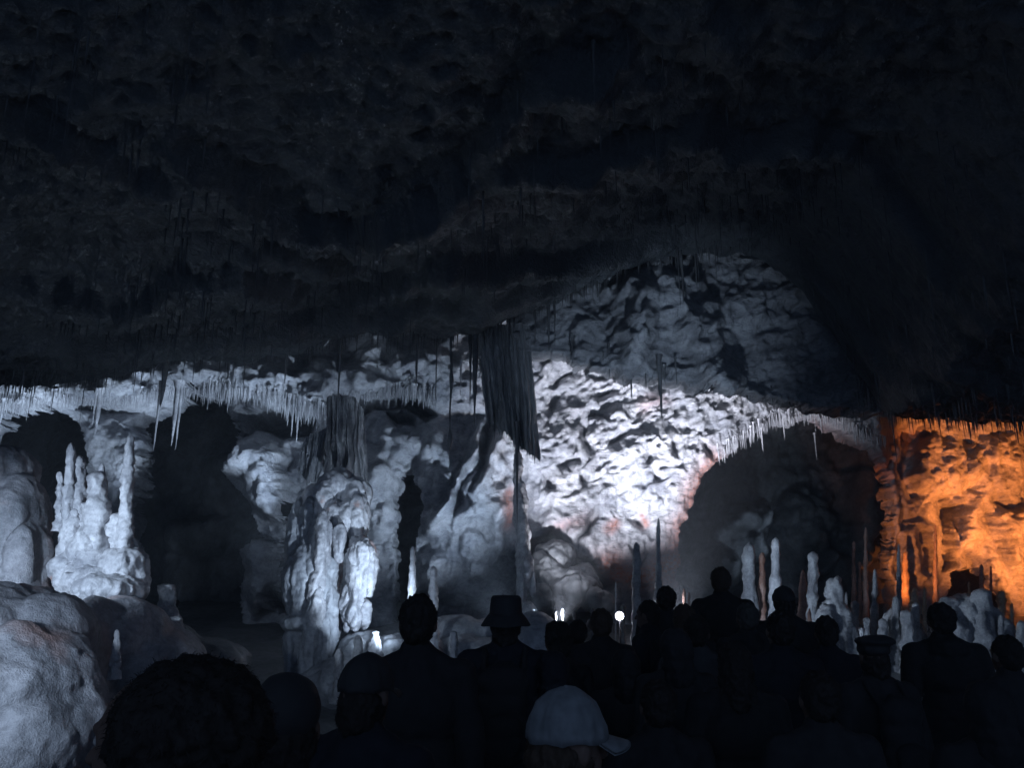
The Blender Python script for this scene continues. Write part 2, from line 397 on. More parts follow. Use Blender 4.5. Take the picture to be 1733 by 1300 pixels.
D = D - (1 - bright) * (1 - orange) * (0.16 * chips(CXw, CYw, 60, 5) + .06 * chips(CXw, CYw, 24, 7)) - orange * (0.10 * chips(CXw + .5 * PY, CYw, 52, 2) + .07 * chips(CXw + .5 * PY, CYw, 20, 1) + 0.10 * ridged((PX - .35 * PY) / 82 * 3.2, PY / 82 * 0.9, 5.1, 4)) - bright * (1 - facet) * (0.055 * chips(CXw + PY * .6, CYw * 1.5, 46, 8) + .05 * chips(CXw + PY * .6, CYw * 2.0, 20, 4))
D = D - (1 - .6 * facet) * bright * (0.085 * rel_b + 0.075 * rel_f) - orange * (0.08 * rel_o + 0.06 * ridged((PX + 0.6 * PY) / 82 * 6.5, (PY - 0.6 * PX) / 82 * 3.5, 1.3, 3)) - (1 - bright) * (1 - orange) * (0.17 * rel_g + 0.05 * ridged(PX / 82 * 3.1 + .4 * rel_g, PY / 82 * 2.0, 8.3, 4)) - upper * 0.10 * rel_u - 0.035 * fbm(PX / 9, PY / 9, 6.1, 3)

def samp(img, px, py):
    u = np.clip((px - DX0) / DS, 0, img.shape[1] - 1.001); v = np.clip((py - DY0) / DS, 0, img.shape[0] - 1.001)
    i = u.astype(int); j = v.astype(int); fu = u - i; fv = v - j
    return (img[j, i] * (1 - fu) + img[j, i + 1] * fu) * (1 - fv) + (img[j + 1, i] * (1 - fu) + img[j + 1, i + 1] * fu) * fv

def sheet(name, DD, KEEP, x0, x1, z0, z1, step, y0, y1):
    """upright rock sheet over the x-z plane, cut where KEEP is negative, with a thick rolled rim round every cut"""
    xs = np.arange(x0, x1, step); zs = np.arange(z0, z1, step)
    XX, ZZ = np.meshgrid(xs, zs)
    Yh = np.full(XX.shape, np.nan)
    for y in np.arange(y0, y1, 0.1):
        px, py = proj(XX, y, ZZ)
        d = samp(DD, px, py)
        hit = np.isnan(Yh) & (d <= y)
        Yh = np.where(hit, np.clip(d, y - 0.1, y), Yh)
    Yh = np.where(np.isnan(Yh), y1, Yh)
    Yp = np.pad(Yh, 1, mode='edge')
    Yh = (Yp[1:-1, 1:-1] * 2 + Yp[:-2, 1:-1] + Yp[2:, 1:-1] + Yp[1:-1, :-2] + Yp[1:-1, 2:]) / 6
    Yh += 0.02 * fbm(XX * 7, ZZ * 7, Yh * 7, 2)
    WXd = XX + 0.05 * fbm(XX * 1.6, Yh * 2.2, ZZ * 1.6, 3) + 0.02 * fbm(XX * 7, Yh * 7 + 4, ZZ * 7, 2)
    WZd = ZZ + 0.05 * fbm(XX * 1.6 + 31, Yh * 2.2, ZZ * 1.6, 3) + 0.02 * fbm(XX * 7, Yh * 7, ZZ * 7 + 9, 2)
    Fw = grid_faces(len(xs), len(zs))
    px, py = proj(XX, Yh, ZZ)
    keep = samp(KEEP, px, py).ravel() > 0
    Fw = Fw[keep[Fw].all(1)]
    E = np.concatenate([Fw[:, [0, 1]], Fw[:, [1, 2]], Fw[:, [2, 3]], Fw[:, [3, 0]]])
    key = np.sort(E, 1); kk = key[:, 0].astype(np.int64) * (XX.size + 1) + key[:, 1]
    u_, idx_, cnt_ = np.unique(kk, return_index=True, return_counts=True)
    Eb = E[idx_[cnt_ == 1]]
    Vw = np.stack([WXd.ravel(), Yh.ravel(), WZd.ravel()], 1)
    bx, bz = XX.ravel()[Eb], ZZ.ravel()[Eb]
    inner = ((bx > x0 + .1) & (bx < x1 - .1) & (bz > z0 + .1) & (bz < z1 - .1)).all(1)
    Eb = Eb[inner]
    ub, inv = np.unique(Eb.ravel(), return_inverse=True); Er = inv.reshape(-1, 2)
    rim0 = Vw[ub]; base_n = len(Vw); lay = []; fr = []
    prev_i = ub
    for q in range(1, 6):
        o_ = rim0.copy(); o_[:, 1] += 0.11 * q + 0.02 * fbm(o_[:, 0] * 5, q * .7, o_[:, 2] * 5, 2)
        g_ = 0.02 * q; o_[:, 0] += g_ * fbm(o_[:, 0] * 3, q * .6, o_[:, 2] * 3, 2); o_[:, 2] += g_ * fbm(o_[:, 0] * 3 + 9, q * .6, o_[:, 2] * 3, 2)
        lay.append(o_); cur = base_n + (q - 1) * len(ub) + np.arange(len(ub))
        fr.append(np.stack([prev_i[Er[:, 1]], prev_i[Er[:, 0]], cur[Er[:, 0]], cur[Er[:, 1]]], 1)); prev_i = cur
    Vall = np.concatenate([Vw] + lay); Fall = np.concatenate([Fw] + fr)
    used = np.unique(Fall.ravel()); remap = np.full(len(Vall), -1); remap[used] = np.arange(len(used))
    return mesh_np(name, Vall[used], remap[Fall]), Vall[used]
me, VW = sheet('cave_wall', D, -CAV, -17.0, 17.01, -0.6, 10.2, 0.032, 12.0, 23.2)
RUST = np.zeros_like(PX)
for line, w, s in [([(1205, 780), (1170, 850), (1150, 920), (1140, 950)], 22, .9), ([(1030, 960), (1060, 980), (1100, 975), (1140, 950)], 30, 1.0), ([(862, 830), (858, 890)], 9, .9), ([(1380, 740), (1440, 760), (1500, 790)], 26, .7),
                   ([(1030, 895), (1040, 890)], 9, .9), ([(1088, 870), (1092, 885)], 6, .9), ([(1480, 745), (1560, 745)], 20, .5), ([(1120, 680), (1090, 690)], 14, .35), ([(985, 880), (945, 895)], 14, .4), ([(30, 985), (60, 1000)], 30, .5)]:
    d, t = ldist(line, WX, WY); RUST = np.maximum(RUST, s * np.exp(-(d / w) ** 2))
px, py = proj(VW[:, 0], VW[:, 1], VW[:, 2])
at = me.attributes.new('rust', 'FLOAT', 'POINT'); at.data.foreach_set('value', samp(RUST, px, py).astype(np.float32).ravel())
wall = link('cave_wall', me, M_wall); tag(wall, 'pale layered limestone back wall of the cave with two dark arches', kind='structure')
me, _v = sheet('hanging_rock_buttress', DB, BUTT, -1.5, 9.5, 3.0, 9.4, 0.03, 11.0, 15.0)
tag(link('hanging_rock_buttress', me, M_butt), 'grey chipped rock hanging from the vault in front of the bright wall', kind='structure')
# inner chambers seen through the openings
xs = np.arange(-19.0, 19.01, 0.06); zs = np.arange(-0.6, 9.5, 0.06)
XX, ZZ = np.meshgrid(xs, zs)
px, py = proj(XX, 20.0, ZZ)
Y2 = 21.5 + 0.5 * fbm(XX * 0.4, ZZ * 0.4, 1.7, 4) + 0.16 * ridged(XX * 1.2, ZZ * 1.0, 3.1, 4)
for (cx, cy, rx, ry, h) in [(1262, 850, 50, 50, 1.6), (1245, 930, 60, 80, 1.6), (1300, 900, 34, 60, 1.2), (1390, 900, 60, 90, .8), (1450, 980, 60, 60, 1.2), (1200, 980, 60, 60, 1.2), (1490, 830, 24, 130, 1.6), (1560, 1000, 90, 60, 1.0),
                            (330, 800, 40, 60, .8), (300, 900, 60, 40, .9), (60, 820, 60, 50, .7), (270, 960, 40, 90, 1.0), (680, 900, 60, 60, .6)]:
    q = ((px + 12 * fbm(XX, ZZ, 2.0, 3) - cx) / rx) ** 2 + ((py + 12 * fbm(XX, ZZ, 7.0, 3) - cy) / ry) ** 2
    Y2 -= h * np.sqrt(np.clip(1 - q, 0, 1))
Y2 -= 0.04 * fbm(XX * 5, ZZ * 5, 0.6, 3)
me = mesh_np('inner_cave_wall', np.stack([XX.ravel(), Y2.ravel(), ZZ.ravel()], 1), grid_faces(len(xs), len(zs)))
tag(link('inner_cave_wall', me, M_inner_shaded), 'lumpy inner chamber rock, coloured darker to stand for shade, seen through the dark arches', kind='structure')

# ------------------------------------------------------------------ ceiling
LIP = [(-700, 670), (-200, 668), (0, 656), (70, 652), (130, 645), (200, 632), (250, 622), (290, 603), (345, 606), (400, 611), (470, 598), (520, 590), (560, 562), (610, 548), (640, 542), (700, 556), (780, 560), (830, 548), (880, 520), (940, 500), (1000, 478), (1050, 452), (1090, 436),
       (1150, 430), (1220, 436), (1290, 425), (1350, 470), (1390, 530), (1430, 590), (1470, 650), (1495, 690), (1540, 706), (1640, 712), (1760, 712), (1950, 716), (2500, 720)]
YL = 12.0
lp = np.array([P(a_, b_, YL) for a_, b_ in LIP])
LEDGES = [([(-300, 120), (0, 150), (80, 200), (150, 222), (220, 268), (250, 310)], .30), ([(300, 240), (380, 260), (450, 310), (520, 345), (580, 362), (650, 340), (720, 322), (775, 288)], .40),
          ([(780, 285), (805, 238), (850, 200), (880, 160), (960, 112), (1060, 95)], .32), ([(870, 252), (960, 240), (1060, 226), (1130, 214), (1180, 200), (1230, 222), (1290, 216), (1350, 204), (1400, 240)], .34), ([(1400, 235), (1450, 262), (1500, 322), (1560, 395), (1600, 450)], .3),
          ([(560, 500), (650, 468), (760, 420), (900, 440), (1010, 420), (1090, 408), (1150, 398)], .34), ([(430, 420), (480, 392), (545, 402), (600, 440)], .30), ([(-200, 480), (0, 470), (100, 490), (200, 500), (320, 470), (420, 455), (520, 470)], .28),
          ([(-200, 560), (60, 560), (200, 580), (330, 560), (500, 540), (640, 500), (760, 505), (860, 488), (960, 450)], .26), ([(1280, 420), (1340, 440), (1420, 505), (1500, 590), (1620, 640)], .25), ([(1500, 560), (1600, 600), (1733, 660), (1900, 680)], .18)]

def ceil_z(x, y):
    zl = np.interp(x, lp[:, 0] * 1.0, lp[:, 2])
    # the side of the vault narrows with distance
    near = 6.3 - 0.02 * x * x * 0.25
    t = sstep(2.5, YL, y)
    z = near * (1 - t) + zl * t
    for line, h in LEDGES:
        q = []
        for a_, b_ in line:
            # where that sight line meets the ceiling
            for Y in np.arange(2.5, 12.0, 0.1):
                p = P(a_, b_, Y)
                zz = 6.3 * (1 - sstep(2.5, YL, Y)) + np.interp(p[0], lp[:, 0], lp[:, 2]) * sstep(2.5, YL, Y)
                if p[2] >= zz: break
            q.append(p)
        q = np.array(q); q = q[np.argsort(q[:, 0])]
        yl = np.interp(x, q[:, 0], q[:, 1]) + 0.25 * fbm(x * 0.9, 0.2, 3.1 + h, 3)
        ends = sstep(q[0, 0] - 0.5, q[0, 0] + 0.5, x) * sstep(q[-1, 0] + 0.5, q[-1, 0] - 0.5, x)
        s = y - yl
        prof = np.where(s > 0, np.exp(-s / 0.9), sstep(-0.22, 0, s))
        z = z - 1.1 * h * prof * ends
    far = sstep(YL - 0.05, YL + 0.6, y)
    n = 0.20 * fbm(x * 0.55, y * 0.55, 2.2, 3) * sstep(YL + 0.5, YL - 3, y) + 0.09 * ridged(x * 1.5, y * 1.7, 4.4, 5, .6) - 0.055 * ridged(x * 4.3, y * 5.1, 6.4, 3) + 0.035 * fbm(x * 9, y * 9, 1.1, 2)
    z = z + n * (0.55 + 0.45 * sstep(YL, YL - 1.5, y))
    z = z + far * (np.clip(8.6 - zl, 1.2, 3.5)) + 0.35 * sstep(11.2, 8, y) * 0
    return z
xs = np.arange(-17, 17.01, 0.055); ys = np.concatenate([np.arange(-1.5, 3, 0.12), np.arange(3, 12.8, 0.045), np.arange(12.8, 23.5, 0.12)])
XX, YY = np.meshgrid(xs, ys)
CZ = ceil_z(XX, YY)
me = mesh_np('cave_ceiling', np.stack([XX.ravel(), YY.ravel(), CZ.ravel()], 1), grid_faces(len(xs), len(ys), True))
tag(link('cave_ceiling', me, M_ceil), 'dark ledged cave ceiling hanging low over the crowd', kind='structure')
def ceil_at(x, y):
    i = int(np.clip(np.searchsorted(xs, x), 0, len(xs) - 1)); j = int(np.clip(np.searchsorted(ys, y), 0, len(ys) - 1)); return CZ[j, i]
CEIL_XS, CEIL_YS = xs, ys

# ------------------------------------------------------------------ floor and side walls
def floor_z(x, y):
    return floor_base(x, y) + sstep(7.8, 9.5, np.asarray(y, float)) * (0.10 * fbm(x * 0.9, y * 0.9, 7.7, 4) + 0.02 * fbm(x * 6, y * 6, 2.7, 3)) + 0.012 * fbm(np.asarray(x, float) * 3, np.asarray(y, float) * 3, 1.7, 3)
fx = np.arange(-17, 17.01, 0.1); fy = np.arange(-5, 23.6, 0.09)
XX, YY = np.meshgrid(fx, fy)
me = mesh_np('cave_floor', np.stack([XX.ravel(), YY.ravel(), floor_z(XX, YY).ravel()], 1), grid_faces(len(fx), len(fy)))
tag(link('cave_floor', me, M_floor), 'dark damp rock floor rising behind the crowd', kind='structure')
for sx in (-1, 1):
    yy = np.arange(-5, 23.6, 0.15); zz = np.arange(-0.8, 9.5, 0.15)
    YY, ZZ = np.meshgrid(yy, zz)
    X = sx * (15.5 + 0.9 * fbm(YY * 0.3, ZZ * 0.3, sx * 3.1, 4) - 0.05 * (ZZ - 3) ** 2)
    me = mesh_np('side_wall', np.stack([X.ravel(), YY.ravel(), ZZ.ravel()], 1), grid_faces(len(yy), len(zz), sx < 0))
    tag(link('cave_side_wall', me, M_floor), 'dark side wall of the cave beyond the %s edge of the view' % ('left' if sx < 0 else 'right'), kind='structure')

# ------------------------------------------------------------------ rock bodies
def blob(name, ells, mat, vox=0.04, amp=0.05, freq=2.0, flute=0.0, ffreq=5.0, pop=0.0, smooth=3, parent=None, micro=0.008):
    """ells: (px, py, Y, rx_px, ry_px, ry_metres) united into one rock"""
    bm = bmesh.new()
    for (px_, py_, Y, rx, ry, rd) in ells:
        c = P(px_, py_, Y); k = Y / (F * CW) / 1.0
        k = np.linalg.norm(P(px_ + 1, py_, Y) - c)
        M = Matrix.Translation(Vector(c)) @ Matrix.Diagonal((rx * k, rd, ry * k, 1))
        bmesh.ops.create_icosphere(bm, subdivisions=3, radius=1, matrix=M)
    me = bpy.data.meshes.new(name); bm.to_mesh(me); bm.free()
    me = evaluated(me, [('REMESH', dict(mode='VOXEL', voxel_size=vox)), ('SMOOTH', dict(factor=0.5, iterations=smooth))])
    V = get_v(me); Nn = get_n(me)
    d = amp * fbm(V[:, 0] * freq, V[:, 1] * freq, V[:, 2] * freq, 4)
    if flute:
        w = 0.25 * fbm(V[:, 0] * 1.2, V[:, 1] * 1.2, V[:, 2] * 1.2, 2)
        fl_ = 0.45 * ridged((V[:, 0] + .4 * w) * ffreq, V[:, 1] * ffreq, V[:, 2] * ffreq * 0.10, 3) + 1.1 * fbm((V[:, 0] + .4 * w) * ffreq * 1.5, V[:, 1] * ffreq * 1.5, V[:, 2] * ffreq * 0.12, 3)
        d += flute * fl_ * (1 - np.abs(Nn[:, 2]) * 0.6)
    if pop:
        d += pop * ridged(V[:, 0] * 9, V[:, 1] * 9, V[:, 2] * 7, 3)
    d += micro * fbm(V[:, 0] * 16, V[:, 1] * 16, V[:, 2] * 16, 2)
    V += Nn * d[:, None]
    c = V.mean(0); c[2] = V[:, 2].min()
    if parent is not None: c = np.array(parent.location)
    set_v(me, V - c); me.name = name
    me.materials.clear()
    return link(name, me, mat, parent, None if parent is not None else Vector(c))

# left: boulder in three lobes
o = blob('flowstone_boulder', [(20, 1190, 4.6, 130, 130, .5), (90, 1090, 5.0, 60, 90, .4), (-60, 1080, 4.8, 130, 90, .6), (70, 1260, 4.5, 85, 100, .4), (-40, 1300, 4.4, 160, 110, .6), (40, 1030, 5.2, 70, 40, .3)], M_boul, 0.02, 0.055, 2.2, 0.022, 3.0, micro=0.007)
tag(o, 'large pale grainy boulder with rust patches at the lower left', 'boulder')
o = blob('flowstone_boulder', [(190, 1090, 6.6, 90, 75, .6), (240, 1120, 6.8, 100, 60, .6), (140, 1150, 6.2, 60, 140, .5)], M_boul, 0.035, 0.05, 1.6)
tag(o, 'dark rounded boulder behind the pale one, carrying a thin white stalagmite', 'boulder')
o = blob('flowstone_column', [(-10, 880, 7.6, 42, 130, .4), (30, 900, 7.6, 34, 95, .4), (10, 800, 7.7, 40, 45, .4), (48, 950, 7.5, 24, 60, .3), (-20, 1010, 7.5, 90, 60, .5)], M_boul, 0.028, 0.04, 2.0, 0.035, 3.5)
tag(o, 'rounded grey flowstone column at the left edge inside the left arch', 'column')

def spire_np(h, r, seed, lumps=0.12, tipr=0.45, lean=(0, 0), seg=22, rings=44, base=1.15, notch=0.0):
    """stalagmite standing on z=0"""
    rs = np.random.default_rng(seed)
    t = np.linspace(0, 1, rings)
    prof = r * ((1 - t) * base + t * tipr) * np.clip(1 - np.clip((t - 0.94) / 0.06, 0, 1) ** 2, 0.03, 1) ** .5
    prof = prof * (1 + 0.34 * fbm(t * h / r * 0.40, seed, 0.3, 3) + 0.09 * ridged(t * h / r * .9, seed * 1.3, 2.3, 2))
    prof = prof * (1 + 0.5 * np.exp(-t * 14))
    th = np.linspace(0, 2 * np.pi, seg, endpoint=False)
    T, TH = np.meshgrid(t, th, indexing='ij')
    R = prof[:, None] * (1 + lumps * fbm(np.cos(TH) * 1.6 + seed, np.sin(TH) * 1.6, T * h / r * 0.8, 4) + notch * ridged(np.cos(TH) * 2.5, np.sin(TH) * 2.5 + seed, T * h / r * 1.3, 2))
    wx = 0.15 * r * fbm(t * 3, seed * 1.7, 0.1, 2); wy = 0.15 * r * fbm(t * 3, seed * 2.7, 4.1, 2)
    X = R * np.cos(TH) + (wx + lean[0] * t)[:, None]; Y = R * np.sin(TH) + (wy + lean[1] * t)[:, None]
    V = np.stack([X.ravel(), Y.ravel(), (T * h).ravel()], 1)
    i = np.arange(rings * seg).reshape(rings, seg); j = np.roll(i, -1, 1)
    Fc = np.stack([i[:-1].ravel(), j[:-1].ravel(), j[1:].ravel(), i[1:].ravel()], 1)
    return V, Fc

def stalagmite(px_, top, bot, w, Y, mat, label, seed, group='stalagmites rising behind the crowd', name='stalagmite', parent=None, lumps=.26, tipr=.5, lean=0.0, base=1.15, notch=0.0, pxt=None):
    a_ = P(px_, bot, Y); k = np.linalg.norm(P(px_ + 1, bot, Y) - a_)
    b_ = P(px_ if pxt is None else pxt, top, Y)
    h = b_[2] - a_[2]; r = w * k / 2
    V, Fc = spire_np(h, r, seed, lumps, tipr, (b_[0] - a_[0], 0), base=base, notch=notch)
    me = mesh_np(name, V, Fc)
    if parent is not None:
        o = link(name, me, mat, parent, Vector(a_) - Vector(parent.location))
    else:
        o = link(name, me, mat, None, Vector(a_)); tag(o, label, 'stalagmite', group)
    return o

# white stalagmite cluster on its mound
c = empty('stalagmite_cluster', Pv(168, 1015, 7.2)); tag(c, 'bright white knobbly cluster of stalagmites on a rounded mound by the left arch', 'stalagmite cluster')
blob('base', [(168, 985, 7.2, 74, 36, .3), (215, 985, 7.15, 28, 40, .2), (120, 962, 7.2, 30, 28, .2), (210, 960, 7.2, 36, 34, .25), (150, 930, 7.2, 32, 40, .2), (185, 1000, 7.0, 55, 26, .3)], M_flow, 0.018, 0.03, 4, 0.022, 9, 0.012, parent=c, micro=.006)
for i, (x, t_, b_, w, xt) in enumerate([(110, 750, 960, 17, 120), (104, 798, 900, 13, 101), (136, 771, 965, 34, 134), (160, 798, 970, 36, 166), (160, 784, 900, 12, 173), (198, 868, 975, 42, 200), (208, 735, 950, 18, 221), (178, 895, 975, 26, 182), (228, 910, 985, 24, 222), (122, 860, 965, 22, 126), (146, 850, 960, 26, 148)]):
    stalagmite(x, t_, b_, w, 7.2 + 0.05 * (i % 3) - .05, M_flow, None, 10 + i, name='spire', parent=c, lumps=.34, notch=.17, tipr=.62, base=1.25, pxt=xt)

stalagmite(193, 1066, 1150, 15, 5.2, M_flow, 'short white stalagmite on the dark boulder left of the big head', 31, pxt=198)
stalagmite(214, 1030, 1050, 9, 6.6, M_flow, 'tiny white stub of a stalagmite on the dark left boulder', 32, tipr=.8)
stalagmite(283, 988, 1075, 34, 7.4, M_mite, 'stubby grey two-knobbed stalagmite standing alone below the dark hollow', 33, lumps=.25, tipr=.75)
o = blob('boulder', [(280, 1090, 7.6, 50, 40, .5), (340, 1130, 7.8, 80, 50, .6)], M_floor, 0.04, 0.05, 2)
tag(o, 'low dark boulder under the stubby grey stalagmite', 'boulder')

# big flowstone columns in the middle left
c = empty('flowstone_column', Pv(560, 1160, 10.4)); tag(c, 'massive fluted flowstone column group with white caps left of centre', 'column')
blob('column_trunk', [(500, 985, 10.3, 15, 60, .28), (515, 1010, 10.25, 20, 110, .3), (533, 960, 10.3, 18, 90, .3), (552, 985, 10.35, 20, 100, .3), (498, 1090, 10.2, 11, 70, .2), (530, 1100, 10.1, 20, 90, .3), (550, 1110, 10.2, 22, 90, .32), (508, 1055, 10.05, 30, 14, .2), (532, 1050, 10.0, 10, 50, .12),
     (500, 925, 10.4, 10, 60, .25), (522, 900, 10.4, 16, 60, .25), (562, 1040, 10.3, 12, 70, .25), (505, 890, 10.6, 12, 50, .3)], M_flow2, 0.019, 0.035, 3.0, 0.032, 6, 0.004, parent=c, smooth=2)
blob('cap', [(575, 828, 10.7, 30, 36, .3), (602, 842, 10.6, 22, 34, .25), (556, 850, 10.6, 26, 44, .3), (540, 880, 10.5, 18, 44, .25), (566, 895, 10.4, 18, 50, .22), (588, 885, 10.4, 16, 42, .2), (607, 880, 10.4, 17, 44, .2), (528, 860, 10.7, 16, 40, .25)], M_flow, 0.019, 0.035, 3.0, 0.035, 8, 0.006, parent=c, smooth=2)
blob('drape', [(614, 938, 10.15, 20, 28, .2), (600, 950, 10.2, 10, 40, .14), (606, 985, 10.15, 11, 52, .15), (618, 965, 10.15, 9, 44, .12), (628, 965, 10.15, 6, 42, .1), (602, 1035, 10.15, 9, 34, .14), (590, 1030, 10.2, 7, 40, .12), (618, 1040, 10.2, 7, 24, .1)], M_flow, 0.016, 0.02, 4, 0.04, 9, 0.010, parent=c, smooth=2)
blob('drape', [(545, 935, 10.05, 9, 70, .12), (534, 1000, 10.0, 8, 34, .1), (576, 920, 10.15, 8, 34, .12), (536, 1035, 9.95, 9, 40, .1)], M_flow, 0.016, 0.02, 4, 0.03, 9, 0.010, parent=c, smooth=2)
blob('foot', [(610, 1110, 10.2, 40, 40, .4), (540, 1170, 10.0, 50, 50, .5), (590, 1160, 9.9, 60, 50, .5)], M_flow2, 0.03, 0.05, 2.4, 0.03, 5, parent=c)
stalagmite(574, 1098, 1190, 17, 8.6, M_mite, 'short smooth blue-grey stalagmite at the foot of the big column group', 41, tipr=.75)
stalagmite(635, 1068, 1130, 18, 9.0, M_flow, 'short white ragged stalagmite beside the raised cap of a spectator', 42, lumps=.25, notch=.1, tipr=.8)
stalagmite(607, 1075, 1140, 22, 9.3, M_mite, 'short grey lumpy stalagmite behind the ragged white one', 43, lumps=.2, tipr=.6)
stalagmite(694, 925, 1100, 12, 9.6, M_flow, 'thin white rippled stalagmite rising behind the tallest near head', 44, notch=.08, pxt=699, tipr=.7)
stalagmite(734, 958, 1100, 13, 9.4, M_flow, 'thin white stalagmite just right of the tallest near head', 45, notch=.08, pxt=733, tipr=.75)
stalagmite(729, 1102, 1160, 12, 8.4, M_flow, 'small bent white stalagmite between the tallest head and the hat wearer', 46, pxt=724)
stalagmite(767, 1068, 1146, 17, 8.6, M_flow, 'slim white stalagmite with a rusty foot left of the hat wearer', 47, pxt=768, tipr=.6)
o = blob('boulder', [(770, 1176, 8.8, 60, 30, .4), (720, 1190, 8.7, 60, 36, .4), (800, 1196, 8.7, 50, 40, .4)], M_floor, 0.035, 0.04, 2); tag(o, 'dark low boulder that the rusty-footed stalagmite stands on', 'boulder')
o = blob('boulder', [(905, 1105, 9.2, 50, 66, .5), (930, 1130, 9.2, 50, 60, .5)], M_flow2, 0.03, 0.03, 1.6); tag(o, 'smooth blue-grey dome of rock right of the hat wearer', 'boulder')
o = blob('boulder', [(690, 1105, 9.8, 60, 34, .5), (780, 1066, 10.8, 90, 16, .6), (810, 1095, 10.4, 80, 22, .6), (740, 1085, 10.6, 70, 18, .5)], M_flow2, 0.035, 0.09, 2.2, .03, 3); tag(o, 'long low folded grey rock behind the hat wearer', 'boulder')
o = blob('boulder', [(700, 900, 13.6, 0.1, 0.1, .01)], M_flow2, 0.3) if False else None

o = blob('boulder', [(920, 985, 14.6, 34, 40, .4), (965, 1000, 14.4, 40, 34, .4), (940, 950, 15.0, 30, 34, .4), (990, 985, 14.8, 22, 34, .3), (1010, 1020, 14.2, 26, 24, .3), (905, 1020, 14.2, 30, 30, .4)], M_floor, 0.03, 0.10, 2.2, 0.05, 3, 0.012)
tag(o, 'dark folded rocks at the foot of the bright wall beside the slender column', 'boulder')
# column under the drapery
c = empty('slender_column', Pv(884, 1045, 13.0)); tag(c, 'slender ragged white column dropping from the dark drapery to the floor', 'column')
blob('column_shaft', [(876, 800, 13.2, 6, 40, .1), (880, 860, 13.2, 9, 50, .14), (886, 920, 13.1, 10, 50, .15), (890, 960, 13.0, 11, 34, .18)], M_flow, 0.02, 0.03, 5, 0.03, 8, 0.01, parent=c)
blob('column_root', [(882, 1000, 13.0, 8, 40, .2), (893, 1040, 12.9, 16, 20, .3), (902, 985, 13.0, 4, 26, .1)], M_flow2, 0.02, 0.02, 5, 0.02, 8, parent=c)

# ------------------------------------------------------------------ draperies
def drapery(name, top, bot, Y, mat, label, folds=9, depth=0.14, nu=150, nv=60, thick=0.03, seed=0, ragged=0.08, cat='drapery'):
    """top/bot: polylines in photo pixels at distance Y; a pleated stone curtain with real thickness"""
    tp = np.array([P(a_, b_, Y) for a_, b_ in top]); bt = np.array([P(a_, b_, Y) for a_, b_ in bot])
    u = np.linspace(0, 1, nu); v = np.linspace(0, 1, nv)
    ip = lambda pts: np.stack([np.interp(u, np.linspace(0, 1, len(pts)), pts[:, k]) for k in range(3)], 1)
    T_, B_ = ip(tp), ip(bt)
    B_[:, 2] -= ragged * np.abs(fbm(u * 22, seed, 0, 3)) 
    UU, VV = np.meshgrid(u, v)
    Pt = T_[None] * (1 - VV[..., None]) + B_[None] * VV[..., None]
    off = depth * 2.2 * ridged((UU + .03 * fbm(VV * 2, UU, seed, 2)) * folds * .42, VV * 0.5, seed, 2) * (0.35 + 0.65 * VV)
    off += 0.22 * depth * ridged(UU * folds * 2.0 + .4 * fbm(VV * 3, UU * 3, 1.0, 2), VV * 0.9, seed + 5, 3) + 0.3 * depth * fbm(UU * 14, VV * 8, seed + 8, 3)
    Pt[..., 1] += off - 0.15 * np.sin(UU * np.pi)
    Pt[..., 0] += (0.05 * fbm(VV * 2.2, UU * 1.5, seed, 3)) * VV
    A = Pt.reshape(-1, 3); Bk = A.copy(); Bk[:, 1] += thick
    Fa = grid_faces(nu, nv); Fb = Fa[:, ::-1] + len(A)
    idx = np.arange(nu * nv).reshape(nv, nu)
    edge = np.concatenate([idx[0, :], idx[1:, -1], idx[-1, -2::-1], idx[-2:0:-1, 0]])
    e2 = np.roll(edge, -1)
    Fs = np.stack([edge, e2, e2 + len(A), edge + len(A)], 1)
    V = np.concatenate([A, Bk]); c0 = T_[nu // 2].copy()
    me = mesh_np(name, V - c0, np.concatenate([Fa, Fb, Fs]))
    o = link(name, me, mat, None, Vector(c0)); tag(o, label, cat); return o
drapery('stone_drapery', [(808, 556), (840, 552), (870, 548), (896, 546)], [(822, 706), (858, 732), (884, 757), (914, 774)], 12.4, M_curt, 'wide dark pleated stone curtain hanging in front of the bright wall', 10, 0.09, 240, 90, 0.05, 3, .22)
drapery('stone_drapery', [(550, 668), (575, 668), (600, 672), (612, 690)], [(545, 800), (570, 800), (598, 806), (622, 840)], 12.6, M_mite, 'pale fluted stone curtain dropping onto the big column group', 17, 0.12, 150, 70, 0.04, 5, .12)
drapery('stone_drapery', [(515, 740), (535, 735), (552, 720)], [(500, 790), (520, 810), (540, 815)], 12.8, M_flow2, 'small grey fluted stone curtain left of the pale one', 11, 0.11, 80, 40, 0.04, 9, .2)

